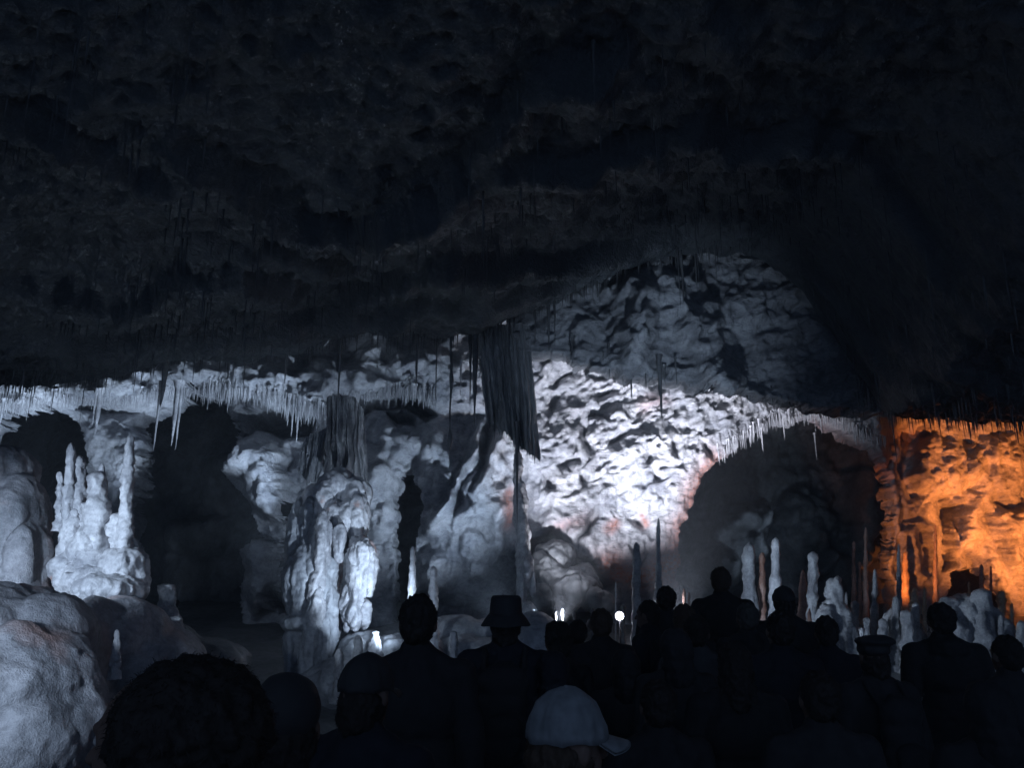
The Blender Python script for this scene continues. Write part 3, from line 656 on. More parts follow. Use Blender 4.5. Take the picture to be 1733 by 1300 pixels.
# ------------------------------------------------------------------ stalagmites at the centre and right
mites = [
    (1077, 918, 1070, 13, 11.0, M_mite, 'dark knob-topped stalagmite silhouetted on the bright wall above the lamp', .8, 1.25),
    (1114, 876, 1060, 12, 11.2, M_mite, 'tall thin pointed dark stalagmite right of the knob-topped one', .35, 1.5),
    (1268, 919, 1100, 22, 12.0, M_mite, 'thick pale stalagmite with a bright cap, leftmost in the right arch', .75, 1.1),
    (1290, 935, 1110, 15, 12.1, M_mite_rust, 'slimmer pinkish stalagmite between the two thick pale ones', .5, 1.2),
    (1312, 910, 1095, 21, 11.8, M_flow, 'thick white stalagmite lit along its left side', .5, 1.2),
    (1359, 965, 1080, 25, 12.6, M_mite_rust, 'broad-footed dim brownish stalagmite left of the tall grey one', .2, 1.3),
    (1376, 934, 1110, 19, 11.6, M_mite, 'tall smooth grey stalagmite above the centre-right heads', .65, 1.1),
    (1370, 1030, 1100, 8, 10.5, M_mite_rust, 'thin short rusty stalagmite in front of the tall grey one', .6, 1.1),
    (1445, 916, 1010, 8, 15.5, M_mite_rust, 'thin dim pinkish stalagmite in the back of the arch, left of the taller one', .5, 1.1),
    (1465, 893, 1010, 8, 15.6, M_mite_rust, 'tallest thin pinkish stalagmite in the back of the arch', .5, 1.2),
    (1455, 950, 1010, 6, 15.7, M_mite_rust, 'small thin pinkish stalagmite between two taller ones in the arch', .5, 1.2),
    (1480, 963, 1090, 13, 11.6, M_mite, 'slim pale stalagmite with a pointed tip left of the amber pillar', .35, 1.3),
    (1521, 920, 1075, 9, 12.8, M_mite, 'thin cool stalagmite standing before the edge of the amber wall', .4, 1.2),
    (1532, 934, 1010, 12, 16.4, M_mite_amber, 'rippled amber stalagmite just right of the thin cool one', .5, 1.2),
    (1447, 1017, 1060, 13, 11.8, M_mite, 'short rounded stalagmite between the humped one and the slim one', .75, 1.1),
    (1467, 1045, 1090, 11, 11.2, M_mite, 'small rounded stalagmite left of the slim pale one', .8, 1.0),
    (1494, 1047, 1100, 15, 11.0, M_mite, 'small smooth stub right of the slim pale one', .75, 1.1),
    (1516, 1010, 1100, 16, 11.0, M_mite, 'slanting grey stalagmite below the thin cool one', .6, 1.5),
    (1535, 1033, 1100, 20, 10.8, M_mite, 'grey blunt stalagmite left of the broad-shouldered spectator', .8, 1.1),
    (1550, 1020, 1090, 14, 11.0, M_mite, 'grey stalagmite touching the head of the broad-shouldered spectator', .7, 1.1),
    (1565, 994, 1070, 9, 12.6, M_mite_amber, 'bright yellow rippled stalagmite above the broad-shouldered spectator', .5, 1.1),
    (1556, 1020, 1060, 6, 12.8, M_mite_amber, 'small thin yellow stalagmite left of the rippled one', .5, 1.1),
    (1583, 888, 1000, 7, 16.5, M_mite_amber, 'thin amber stalagmite against the amber wall', .5, 1.2),
    (1610, 1010, 1140, 32, 10.6, M_mite, 'wide grey stalagmite right of the broad-shouldered head, a notch in its top', .8, 1.1),
    (1660, 996, 1150, 60, 10.4, M_mite, 'broad blue-grey tower of stalagmite at the right', .45, 1.1),
    (1661, 955, 1010, 8, 15.2, M_mite_rust, 'thin dark-lit stalagmite in the dark gap of the amber wall', .6, 1.1),
    (1677, 958, 1000, 5, 15.4, M_mite_rust, 'thinnest stalagmite in the dark gap of the amber wall', .6, 1.1),
    (1728, 1050, 1150, 16, 10.2, M_mite, 'grey stalagmite cut off by the right edge of the frame', .8, 1.1),
    (1695, 1000, 1050, 14, 14.5, M_mite_amber, 'short amber knob-topped stalagmite at the far right', .7, 1.2),
    (1547, 995, 1030, 16, 13.6, M_mite_amber, 'squat amber stalagmite with a small head on it', .45, 1.3),
    (1158, 996, 1030, 5, 12.4, M_mite_rust, 'tiny pale pink stalagmite, left of a pair near the dark spectator', .9, 1.1),
    (1166, 1002, 1036, 5, 12.3, M_mite_rust, 'tiny pale pink stalagmite, right of a pair near the dark spectator', .9, 1.1),
    (1042, 985, 1030, 3, 11.9, M_flow, 'needle-thin white stalagmite just above the glaring lamp', .8, 1.1),
    (1054, 1024, 1050, 9, 12.2, M_tite_dark, 'short white stump right behind the glaring lamp', .8, 1.1),
    (1003, 1030, 1040, 6, 12.4, M_tite_dark, 'tiny white stump left of the glaring lamp', .8, 1.1),
    (940, 1033, 1042, 6, 12.6, M_tite_dark, 'tiny wet stump on the floor, leftmost of those near the curly head', .8, 1.1),
    (952, 1031, 1042, 5, 12.8, M_tite_dark, 'tiny wet stump on the floor, second of those near the curly head', .8, 1.1),
    (972, 1034, 1044, 6, 12.5, M_tite_dark, 'tiny wet stump on the floor, rightmost of those near the curly head', .8, 1.1),
    (1338, 1000, 1100, 9, 12.4, M_mite, 'slim pale stalagmite between the thick white one and the tall grey one', .4, 1.3),
    (1405, 1046, 1100, 7, 10.8, M_mite, 'tiny pointed stalagmite just left of the humped one', .4, 1.3),
    (1432, 1002, 1070, 8, 12.6, M_mite, 'thin dim stalagmite behind the shoulder of the humped one', .4, 1.2),
    (1458, 1062, 1110, 9, 10.6, M_mite, 'low nub of a stalagmite in front of the small rounded one', .8, 1.2),
    (1506, 1040, 1110, 9, 11.6, M_mite, 'narrow knobbly stalagmite beside the slanting grey one', .5, 1.4),
    (1575, 1046, 1110, 12, 11.4, M_mite, 'stubby stalagmite half hidden behind the broad-shouldered head', .7, 1.2),
    (1628, 1030, 1120, 14, 11.0, M_mite, 'knobbly stalagmite leaning on the massive grey base', .6, 1.3),
    (1694, 1040, 1130, 12, 10.2, M_mite, 'narrow grey stalagmite between the broad tower and the frame edge', .5, 1.3),
    (1712, 1020, 1120, 9, 11.4, M_mite_amber, 'slim amber-tinged stalagmite near the right edge', .4, 1.3),
    (1640, 985, 1060, 7, 13.6, M_mite_amber, 'thin amber stalagmite rising behind the notched grey one', .4, 1.2),
]
for i, (x, t_, b_, w, Y, mt, lb, tipr, base) in enumerate(mites):
    p = P(x, b_, Y)
    fz = float(floor_z(p[0], Y)) - 0.08
    _, bb = proj(p[0], Y, min(fz, p[2]))
    stalagmite(x, t_, max(b_, float(bb)), w, Y, mt, lb, 60 + i, tipr=tipr, base=base, lumps=.28, notch=.09 if w > 8 else .03)
o = blob('stalagmite', [(1414, 1010, 11.4, 12, 34, .15), (1416, 1050, 11.4, 22, 40, .22), (1400, 1060, 11.3, 16, 34, .2), (1425, 1090, 11.4, 26, 50, .3), (1416, 985, 11.4, 8, 10, .08), (1395, 1100, 11.3, 20, 50, .3)], M_mite, 0.02, 0.05, 4, 0.03, 6, .012)
tag(o, 'humped grey stalagmite with shoulders, broadest under the right arch', 'stalagmite', 'stalagmites rising behind the crowd')
o = blob('stalagmite', [(1520, 1080, 11.2, 18, 50, .2), (1535, 1090, 11.2, 22, 50, .25), (1512, 1110, 11.2, 20, 40, .25)], M_mite, 0.02, 0.05, 4, 0.03, 6, .012)
tag(o, 'fused pair of grey stalagmites at the left shoulder of the broad spectator', 'stalagmite', 'stalagmites rising behind the crowd')
o = blob('stalagmite', [(1640, 1080, 10.6, 26, 70, .3), (1612, 1100, 10.6, 24, 80, .3), (1680, 1110, 10.6, 30, 80, .35)], M_mite, 0.022, 0.06, 4, 0.035, 6, .012)
tag(o, 'massive grey fused stalagmite base behind the right spectators', 'stalagmite', 'stalagmites rising behind the crowd')

# ------------------------------------------------------------------ stalactites
def tite_mesh(seed, seg=8, rings=16, knob=False):
    t = np.linspace(0, 1, rings); th = np.linspace(0, 2 * np.pi, seg, endpoint=False)
    prof = (1 - t) ** 0.75 * 0.85 + 0.15 * (1 - t) ** 0.25
    prof = prof * (1 + 0.25 * fbm(t * 6, seed * 3.3, 0, 3)) + (0.5 * np.exp(-((t) / 0.05) ** 2))
    if knob: prof = 0.55 * prof + 0.35 * np.exp(-((t - .48) / .05) ** 2) + 0.75 * np.exp(-((t - 0.9) / 0.055) ** 2)
    prof[-1] = 0.02
    T, TH = np.meshgrid(t, th, indexing='ij')
    R = prof[:, None] * (1 + 0.15 * fbm(np.cos(TH) + seed, np.sin(TH), T * 8, 2))
    wob = 0.35 * fbm(t * 2.5, seed, 7, 2)
    V = np.stack([(R * np.cos(TH) + wob[:, None]).ravel(), (R * np.sin(TH)).ravel(), (-T).ravel()], 1)
    i = np.arange(rings * seg).reshape(rings, seg); j = np.roll(i, -1, 1)
    return V, np.stack([i[:-1].ravel(), i[1:].ravel(), j[1:].ravel(), j[:-1].ravel()], 1)
TP = {}
for nm, mt in (('pale', M_tite), ('dark', M_tite_dark)):
    TP[nm] = []
    for s in range(8):
        me = mesh_np('stalactite', *tite_mesh(s + (0 if nm == 'pale' else 20), 10, 20)); me.materials.append(mt); TP[nm].append(me)
knob_me = mesh_np('stalactite', *tite_mesh(91, 12, 40, True)); knob_me.materials.append(M_tite_dark)
n_tite = 0
def stalactite(px_, top, bot, w, Y, kind, label, group, me=None, embed=0.12):
    global n_tite
    a_ = P(px_, top, Y); k = np.linalg.norm(P(px_ + 1, top, Y) - a_); b_ = P(px_, bot, Y)
    o = link('stalactite', me or TP[kind][n_tite % 8], None, None, Vector((a_[0], Y, a_[2] + embed)))
    o.scale = (w * k / 2, w * k / 2, a_[2] - b_[2] + embed); o.rotation_euler = (0, 0, n_tite * 1.3)
    tag(o, label, 'stalactite', group); n_tite += 1
    return o
G1 = 'single stalactites hanging from the ceiling'
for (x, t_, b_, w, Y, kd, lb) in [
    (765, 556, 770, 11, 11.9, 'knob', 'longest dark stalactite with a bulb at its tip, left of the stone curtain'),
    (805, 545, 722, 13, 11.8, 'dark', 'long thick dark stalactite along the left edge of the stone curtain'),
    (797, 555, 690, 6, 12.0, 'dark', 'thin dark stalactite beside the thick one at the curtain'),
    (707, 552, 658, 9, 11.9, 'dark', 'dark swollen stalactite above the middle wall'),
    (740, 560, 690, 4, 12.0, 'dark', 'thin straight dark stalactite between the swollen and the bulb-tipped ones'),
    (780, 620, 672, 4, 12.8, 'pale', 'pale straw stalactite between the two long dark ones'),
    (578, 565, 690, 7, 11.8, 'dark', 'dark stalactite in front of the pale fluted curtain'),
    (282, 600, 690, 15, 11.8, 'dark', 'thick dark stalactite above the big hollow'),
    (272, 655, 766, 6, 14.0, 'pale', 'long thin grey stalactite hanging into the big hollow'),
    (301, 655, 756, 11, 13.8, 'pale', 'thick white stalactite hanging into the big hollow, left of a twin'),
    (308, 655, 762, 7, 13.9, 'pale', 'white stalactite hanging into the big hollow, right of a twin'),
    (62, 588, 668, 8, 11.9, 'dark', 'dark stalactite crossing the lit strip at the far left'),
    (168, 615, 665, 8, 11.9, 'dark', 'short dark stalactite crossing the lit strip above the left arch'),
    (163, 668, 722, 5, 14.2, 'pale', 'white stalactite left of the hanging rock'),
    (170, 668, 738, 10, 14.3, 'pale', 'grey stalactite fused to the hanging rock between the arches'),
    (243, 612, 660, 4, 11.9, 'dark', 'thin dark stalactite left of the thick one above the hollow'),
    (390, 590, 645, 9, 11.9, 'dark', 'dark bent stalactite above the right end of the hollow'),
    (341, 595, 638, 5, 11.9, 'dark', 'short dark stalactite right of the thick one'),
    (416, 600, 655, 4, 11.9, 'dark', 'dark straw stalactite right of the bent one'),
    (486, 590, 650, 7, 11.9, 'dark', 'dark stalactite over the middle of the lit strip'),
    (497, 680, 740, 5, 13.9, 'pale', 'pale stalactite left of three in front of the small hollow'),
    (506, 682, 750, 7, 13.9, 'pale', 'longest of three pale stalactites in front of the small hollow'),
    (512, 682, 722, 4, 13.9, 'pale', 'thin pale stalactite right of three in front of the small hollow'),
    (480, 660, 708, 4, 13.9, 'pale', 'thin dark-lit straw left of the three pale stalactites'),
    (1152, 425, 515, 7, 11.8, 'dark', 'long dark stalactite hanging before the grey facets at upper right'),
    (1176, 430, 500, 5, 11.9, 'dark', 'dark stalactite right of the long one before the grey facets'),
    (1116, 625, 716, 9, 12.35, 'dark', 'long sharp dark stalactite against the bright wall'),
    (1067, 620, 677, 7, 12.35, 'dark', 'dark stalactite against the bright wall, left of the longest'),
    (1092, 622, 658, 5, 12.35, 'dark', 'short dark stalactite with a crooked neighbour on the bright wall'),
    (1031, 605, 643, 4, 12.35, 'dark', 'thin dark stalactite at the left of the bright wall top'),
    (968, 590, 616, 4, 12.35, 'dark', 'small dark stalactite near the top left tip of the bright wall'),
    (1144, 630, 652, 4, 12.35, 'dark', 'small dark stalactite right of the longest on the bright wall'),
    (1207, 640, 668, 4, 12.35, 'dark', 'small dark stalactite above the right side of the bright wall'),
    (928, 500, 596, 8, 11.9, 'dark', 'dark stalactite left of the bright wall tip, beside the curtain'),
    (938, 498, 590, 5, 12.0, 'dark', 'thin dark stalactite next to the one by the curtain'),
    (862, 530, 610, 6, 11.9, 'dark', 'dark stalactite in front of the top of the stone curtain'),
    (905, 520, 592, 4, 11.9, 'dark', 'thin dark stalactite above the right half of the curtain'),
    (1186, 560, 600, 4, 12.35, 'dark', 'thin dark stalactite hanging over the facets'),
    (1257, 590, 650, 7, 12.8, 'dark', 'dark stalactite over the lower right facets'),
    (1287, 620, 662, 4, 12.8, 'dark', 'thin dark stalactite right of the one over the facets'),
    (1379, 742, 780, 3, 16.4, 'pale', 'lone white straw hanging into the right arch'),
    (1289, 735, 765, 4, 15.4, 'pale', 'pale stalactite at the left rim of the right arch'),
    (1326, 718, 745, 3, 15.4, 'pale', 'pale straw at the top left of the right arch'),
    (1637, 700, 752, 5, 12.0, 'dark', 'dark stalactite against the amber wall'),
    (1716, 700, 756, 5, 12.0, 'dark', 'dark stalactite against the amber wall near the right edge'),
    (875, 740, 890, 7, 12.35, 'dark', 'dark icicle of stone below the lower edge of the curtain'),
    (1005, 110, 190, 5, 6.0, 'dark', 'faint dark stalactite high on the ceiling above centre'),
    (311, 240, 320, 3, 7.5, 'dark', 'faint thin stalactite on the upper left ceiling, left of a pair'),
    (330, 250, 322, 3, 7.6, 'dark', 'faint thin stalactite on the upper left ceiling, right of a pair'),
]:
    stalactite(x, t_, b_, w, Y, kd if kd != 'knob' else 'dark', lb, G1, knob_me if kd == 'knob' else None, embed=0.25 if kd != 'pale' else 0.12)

def along(line, n, jit):
    pts = np.array(line, float); L = np.concatenate([[0], np.cumsum(np.hypot(*np.diff(pts, axis=0).T))])
    for i in range(n):
        s = np.clip((i + random.gauss(.5, 1.3)) / n, 0, 1) * L[-1]
        yield np.interp(s, L, pts[:, 0]), np.interp(s, L, pts[:, 1]) + random.uniform(-jit, jit)
random.seed(5)
rows = [  # line, count, min len, max len, width, distance, kind, label
    ([(5, 690), (60, 680), (130, 672), (215, 676), (330, 656)], 34, 6, 26, 3.2, 14.6, 'pale', 'short white stalactite in the fringe along the lit shelf above the left arch'),
    ([(330, 656), (440, 664), (500, 688), (560, 698)], 38, 8, 28, 3.2, 14.6, 'pale', 'white stalactite in the dense fringe above the big dark hollow'),
    ([(600, 660), (660, 664), (730, 668)], 24, 8, 24, 3.0, 15.0, 'pale', 'grey stalactite in the fringe right of the pale fluted curtain'),
    ([(1215, 770), (1262, 742), (1310, 712), (1372, 700)], 22, 6, 26, 3.4, 15.5, 'pale', 'white stalactite in the fringe along the left rim of the right arch'),
    ([(1372, 700), (1430, 722), (1484, 745)], 12, 6, 28, 3.4, 15.8, 'pale', 'white stalactite in the fringe along the right rim of the right arch'),
    ([(960, 594), (1000, 608), (1060, 632), (1180, 645), (1300, 670), (1450, 695)], 34, 5, 22, 3.2, 12.5, 'dark', 'short dark stalactite fringing the grey facets above the bright wall'),
    ([(1440, 680), (1540, 702), (1733, 708)], 34, 8, 30, 3.2, 12.1, 'dark', 'dark stalactite in the fringe at the ceiling edge over the amber wall'),
    ([(570, 558), (640, 540), (700, 552), (780, 556), (830, 545), (880, 518), (940, 498)], 46, 8, 48, 3.6, 12.0, 'dark', 'dark stalactite in the fringe of the ceiling edge beside the stone curtain'),
]
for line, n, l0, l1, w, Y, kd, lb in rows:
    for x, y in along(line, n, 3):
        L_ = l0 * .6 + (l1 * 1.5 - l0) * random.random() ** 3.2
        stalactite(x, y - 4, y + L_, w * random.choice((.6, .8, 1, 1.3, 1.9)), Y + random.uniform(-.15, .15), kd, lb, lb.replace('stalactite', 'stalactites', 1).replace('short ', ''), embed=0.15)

def straws(name, items, mat, label):
    """countless small stalactites joined"""
    V, Fc = [], []; n = 0
    for (x, y, z, r, L_) in items:
        th = np.arange(5) * 2 * np.pi / 5 + random.random()
        ring = lambda rr, zz: np.stack([x + rr * np.cos(th), y + rr * np.sin(th), np.full(5, zz)], 1)
        V.append(np.concatenate([ring(r, z + 0.1), ring(r * .6, z - L_ * .5), ring(r * .12, z - L_)]))
        i = np.arange(5); j = (i + 1) % 5
        for b0 in (0, 5): Fc.append(np.stack([i + b0, i + b0 + 5, j + b0 + 5, j + b0], 1) + n)
        n += 15
    me = mesh_np(name, np.concatenate(V), np.concatenate(Fc))
    o = link(name, me, mat); tag(o, label, kind='stuff', cat='stalactites'); return o
it = []
for _ in range(2600):
    x = random.uniform(-12, 12); y = 3 + 8.8 * random.random() ** 0.6
    if noise3(x * .6, y * .6, 3.3) < -0.05: continue
    it.append((x, y, ceil_at(x, y), random.uniform(.006, .016), random.uniform(.08, .4) * (1 + (random.random() < .06) * 1.6)))
straws('small_ceiling_stalactites', it, M_tite_dark, 'countless thin dark straw stalactites bristling all over the ceiling')
it = []
def wall_y(x, Y0, z): return Y0
for line, n, Y, l0, l1 in [([(-100, 700), (0, 690), (60, 680), (130, 672), (215, 676), (330, 656)], 280, 14.75, 5, 22), ([(330, 656), (440, 664), (500, 688), (560, 698)], 280, 14.75, 6, 28), ([(560, 660), (660, 662), (740, 668)], 190, 15.2, 6, 24),
                     ([(1215, 770), (1262, 742), (1310, 712), (1372, 700), (1430, 722), (1500, 750)], 170, 15.7, 4, 18)]:
    for x, y in along(line, n, 5):
        p = P(x, y, Y + random.uniform(-.1, .25)); it.append((p[0], p[1], p[2], random.uniform(.008, .02), random.uniform(l0, l1) / 85))
straws('small_fringe_stalactites', it, M_tite, 'countless tiny pale straws between the larger ones on the lit shelf')
it = []
for line, n, Y, l0, l1 in [(LIP[1:12], 200, 12.0, 4, 22), (LIP[11:24], 330, 12.0, 6, 36), ([(1450, 650), (1500, 692), (1640, 708), (1850, 714)], 260, 12.1, 6, 32), ([(960, 594), (1000, 608), (1060, 632), (1180, 645), (1300, 670), (1450, 695)], 90, 12.6, 3, 14)]:
    for x, y in along(line, n, 4):
        p = P(x, y - 3, Y + random.uniform(-.2, .1)); it.append((p[0], p[1], p[2], random.uniform(.006, .018), random.uniform(l0, l1) / 105))
straws('small_edge_stalactites', it, M_tite_dark, 'countless thin dark straws along the lower edge of the ceiling')

# ------------------------------------------------------------------ floodlights
def plain(name, col, rough=0.7, metal=0.0, spec=0.4, noise=0.25, nscale=30, sheen=0.0):
    m = bpy.data.materials.new(name); m.use_nodes = True; nt = m.node_tree; b = nt.nodes['Principled BSDF']
    b.inputs['Roughness'].default_value = rough; b.inputs['Metallic'].default_value = metal; b.inputs['Specular IOR Level'].default_value = spec
    n = nt.nodes.new('ShaderNodeTexNoise'); n.inputs['Scale'].default_value = nscale; n.inputs['Detail'].default_value = 4
    tc = nt.nodes.new('ShaderNodeTexCoord'); nt.links.new(tc.outputs['Object'], n.inputs['Vector'])
    r = nt.nodes.new('ShaderNodeValToRGB'); r.color_ramp.elements[0].color = (*[c * (1 - noise) for c in col], 1); r.color_ramp.elements[1].color = (*[min(1, c * (1 + noise)) for c in col], 1)
    nt.links.new(n.outputs['Fac'], r.inputs[0]); nt.links.new(r.outputs[0], b.inputs['Base Color'])
    bp = nt.nodes.new('ShaderNodeBump'); bp.inputs['Strength'].default_value = 0.3; bp.inputs['Distance'].default_value = 0.004
    nt.links.new(n.outputs['Fac'], bp.inputs['Height']); nt.links.new(bp.outputs[0], b.inputs['Normal'])
    return m
M_metal = plain('dark_lamp_metal', (0.05, 0.05, 0.055), 0.4, 0.8)
def glow(name, col, s):
    m = bpy.data.materials.new(name); m.use_nodes = True; b = m.node_tree.nodes['Principled BSDF']
    b.inputs['Base Color'].default_value = (*col, 1); b.inputs['Emission Color'].default_value = (*col, 1); b.inputs['Emission Strength'].default_value = s
    return m
def bm_obj(name, build, mat, parent=None, loc=None, smooth=True):
    bm = bmesh.new(); build(bm); me = bpy.data.meshes.new(name); bm.to_mesh(me); bm.free()
    me.polygons.foreach_set('use_smooth', np.full(len(me.polygons), smooth)); me.update()
    return link(name, me, mat, parent, loc)
for i, (lx, lY, hz_, tx, ty, tY, pw, cone, blend, colr, rad, lb) in enumerate(LAMPS):
    a_ = Pv(lx, 1000, lY); b_ = Pv(tx, ty, tY)
    a_.z = float(hz_[1:]) if isinstance(hz_, str) else float(floor_z(a_.x, a_.y)) + hz_
    gz = float(floor_z(a_[0], a_[1])) - 0.02
    c = empty('floodlight', (a_[0], a_[1], gz)); tag(c, lb, 'floodlight', 'floodlights on the cave floor')
    h = a_[2] - gz
    dirv = (b_ - a_).normalized(); q = dirv.to_track_quat('-Z', 'Y')
    R = Matrix.Translation((0, 0, h)) @ q.to_matrix().to_4x4()
    def housing(bm):
        bmesh.ops.create_cone(bm, cap_ends=True, segments=20, radius1=0.075, radius2=0.05, depth=0.12, matrix=R @ Matrix.Translation((0, 0, 0.065)))
        for k in range(4):
            bmesh.ops.create_cone(bm, cap_ends=True, segments=20, radius1=0.07 - k * .004, radius2=0.07 - k * .004, depth=0.008, matrix=R @ Matrix.Translation((0, 0, 0.05 + k * 0.022)))
    bm_obj('housing', housing, M_metal, c, smooth=False)
    bm_obj('lens', lambda bm: bmesh.ops.create_uvsphere(bm, u_segments=16, v_segments=8, radius=0.06 if i else .055, matrix=R @ Matrix.Diagonal((1, 1, .35, 1))), glow('lamp_lens', colr, 4 if i else 160), c)
    bm_obj('bracket', lambda bm: bmesh.ops.create_cone(bm, cap_ends=True, segments=10, radius1=0.012, radius2=0.012, depth=max(h, .1), matrix=Matrix.Translation((0, 0, max(h, .1) / 2))), M_metal, c)
    bm_obj('foot_plate', lambda bm: bmesh.ops.create_cone(bm, cap_ends=True, segments=16, radius1=0.09, radius2=0.085, depth=0.03, matrix=Matrix.Translation((0, 0, 0.02))), M_metal, c, smooth=False)
    ld = bpy.data.lights.new('floodlight_lamp', 'SPOT'); ld.energy = pw; ld.color = colr; ld.spot_size = math.radians(cone); ld.spot_blend = blend; ld.shadow_soft_size = rad
    lo = bpy.data.objects.new('floodlight_lamp', ld); COL.objects.link(lo); lo.parent = c
    lo.location = Vector((0, 0, h)) + dirv * 0.09; lo.rotation_euler = q.to_euler()

# ------------------------------------------------------------------ people
def sph(bm, c, r, sub=2):
    r = (r, r, r) if not isinstance(r, (tuple, list)) else r
    bmesh.ops.create_icosphere(bm, subdivisions=sub, radius=1, matrix=Matrix.Translation(c) @ Matrix.Diagonal((*r, 1)))
def limb(bm, a, b, ra, rb, n=None):
    a, b = Vector(a), Vector(b); L_ = (b - a).length
    n = n or max(3, int(L_ / (min(ra, rb) * 0.45)) + 1)
    for i in range(n):
        t = i / (n - 1); r = ra + (rb - ra) * t
        sph(bm, a.lerp(b, t), r, 2)
ARMS = {  # shoulder, elbow, wrist per side (+x side), mirrored for -x
    'down': ((.19, 0, 1.40), (.245, -.02, 1.12), (.235, .05, .87)),
    'folded': ((.19, 0, 1.40), (.255, -.03, 1.13), (.06, .20, 1.12)),
    'phone': ((.19, 0, 1.40), (.23, .17, 1.20), (.07, .36, 1.42)),
}
def hand(bm, w, d, side, curl):
    """palm and five unequal fingers from wrist w along direction d"""
    w, d = Vector(w), Vector(d).normalized()
    s = d.cross(Vector((0, 0, 1)))
    if s.length < 0.2: s = Vector((0, side, 0))
    s.normalize(); up = s.cross(d).normalized() * side
    for i in range(4):
        f = w + s * (-.027 + .018 * i)
        limb(bm, w + s * (-.012 + .008 * i) + d * .01, f + d * .085, .015, .012, 6)
        L_ = (.062, .072, .068, .052)[i]
        p0 = f + d * .085; p1 = p0 + (d + up * curl * -.4).normalized() * L_ * .5; p2 = p1 + (d + up * curl * -1.3).normalized() * L_ * .5
        limb(bm, p0, p1, .0095, .0088, 5); limb(bm, p1, p2, .0088, .0078, 5)
    q0 = w + d * .025 - s * .02; q1 = q0 - s * .032 + d * .03; q2 = q1 + d * .032 - s * .006
    limb(bm, q0, q1, .014, .0105, 5); limb(bm, q1, q2, .0105, .009, 5)
def shell(name, build, vox, sm, disp=0.0, fr=6.0, flat=None):
    bm = bmesh.new(); build(bm); me = bpy.data.meshes.new(name); bm.to_mesh(me); bm.free()
    me = evaluated(me, [('REMESH', dict(mode='VOXEL', voxel_size=vox)), ('SMOOTH', dict(factor=0.5, iterations=sm))])
    V = get_v(me)
    if disp:
        Nn = get_n(me); V = V + Nn * (disp * fbm(V[:, 0] * fr, V[:, 1] * fr, V[:, 2] * fr * .8, 3))[:, None]
    set_v(me, V); me.name = name; me.materials.clear()
    return me
def arms_of(pose):
    S, E, W = ARMS[pose]
    for sx in (-1, 1):
        yield sx, [(p[0] * sx, p[1] + (0.03 if (pose == 'folded' and sx < 0 and p is W) else 0), p[2]) for p in (S, E, W)]
def body_build(pose):
    def f(bm):
        sph(bm, (0, -.005, 1.615), (.073, .093, .103), 3); sph(bm, (0, .028, 1.545), (.052, .058, .055), 3)
        sph(bm, (0, .03, 1.575), (.060, .060, .06), 3)
        limb(bm, (0, .083, 1.615), (0, .104, 1.578), .008, .013, 4)             # nose
        limb(bm, (-.018, .084, 1.545), (.018, .084, 1.545), .008, .008, 5)      # lips
        limb(bm, (-.035, .076, 1.632), (.035, .076, 1.632), .009, .009, 6)      # brow
        for sx in (-1, 1): sph(bm, (.076 * sx, .0, 1.60), (.010, .019, .031))
        limb(bm, (0, -.015, 1.40), (0, 0, 1.53), .068, .058)
        limb(bm, (-.15, -.005, 1.405), (.15, -.005, 1.405), .052, .052)
        sph(bm, (0, -.01, 1.27), (.165, .115, .17), 3); sph(bm, (0, 0, 1.08), (.14, .10, .16), 3); sph(bm, (0, -.01, .94), (.165, .12, .13), 3)
        for sx, (S, E, W) in arms_of(pose):
            limb(bm, S, E, .052, .040); limb(bm, E, W, .038, .025)
            hand(bm, W, Vector(W) - Vector(E), sx, .5)
            limb(bm, (.085 * sx, 0, .90), (.10 * sx, .01, .50), .085, .058); limb(bm, (.10 * sx, .01, .50), (.10 * sx, -.02, .08), .056, .037)
            limb(bm, (.10 * sx, -.04, .045), (.115 * sx, .14, .035), .04, .032)
    return f
def jacket_build(pose, hood=False):
    def f(bm):
        g = .022
        limb(bm, (-.155, -.005, 1.40), (.155, -.005, 1.40), .052 + g, .052 + g)
        sph(bm, (0, -.015, 1.28), (.175 + g, .125 + g, .18), 3); sph(bm, (0, -.005, 1.08), (.15 + g, .115 + g, .2), 3)
        for k in range(5): sph(bm, (0, -.005, 1.02 - .05 * k), (.165 + g + .003 * k, .125 + g, .09), 3)
        limb(bm, (0, -.015, 1.40), (0, -.012, 1.485), .11, .078)
        for sx in (-1, 1): limb(bm, (.03 * sx, -.01, 1.46), (.165 * sx, -.01, 1.395), .060, .066)
        for sx, (S, E, W) in arms_of(pose):
            limb(bm, S, E, .052 + g, .042 + g); limb(bm, E, Vector(E).lerp(Vector(W), .93), .042 + g, .030 + g * .7)
        if hood:
            sph(bm, (0, -.075, 1.46), (.11, .085, .06), 3); sph(bm, (0, -.06, 1.42), (.13, .09, .06), 3)
    return f
def trouser_build(bm):
    sph(bm, (0, -.01, .93), (.18, .135, .11), 3)
    for sx in (-1, 1):
        limb(bm, (.088 * sx, 0, .88), (.10 * sx, .01, .50), .103, .078); limb(bm, (.10 * sx, .01, .50), (.10 * sx, -.015, .11), .078, .062)
def shoe_build(sx):
    def f(bm):
        limb(bm, (.10 * sx, -.055, .05), (.12 * sx, .15, .04), .05, .04); limb(bm, (.10 * sx, -.03, .07), (.10 * sx, -.02, .12), .05, .05, 4)
    return f
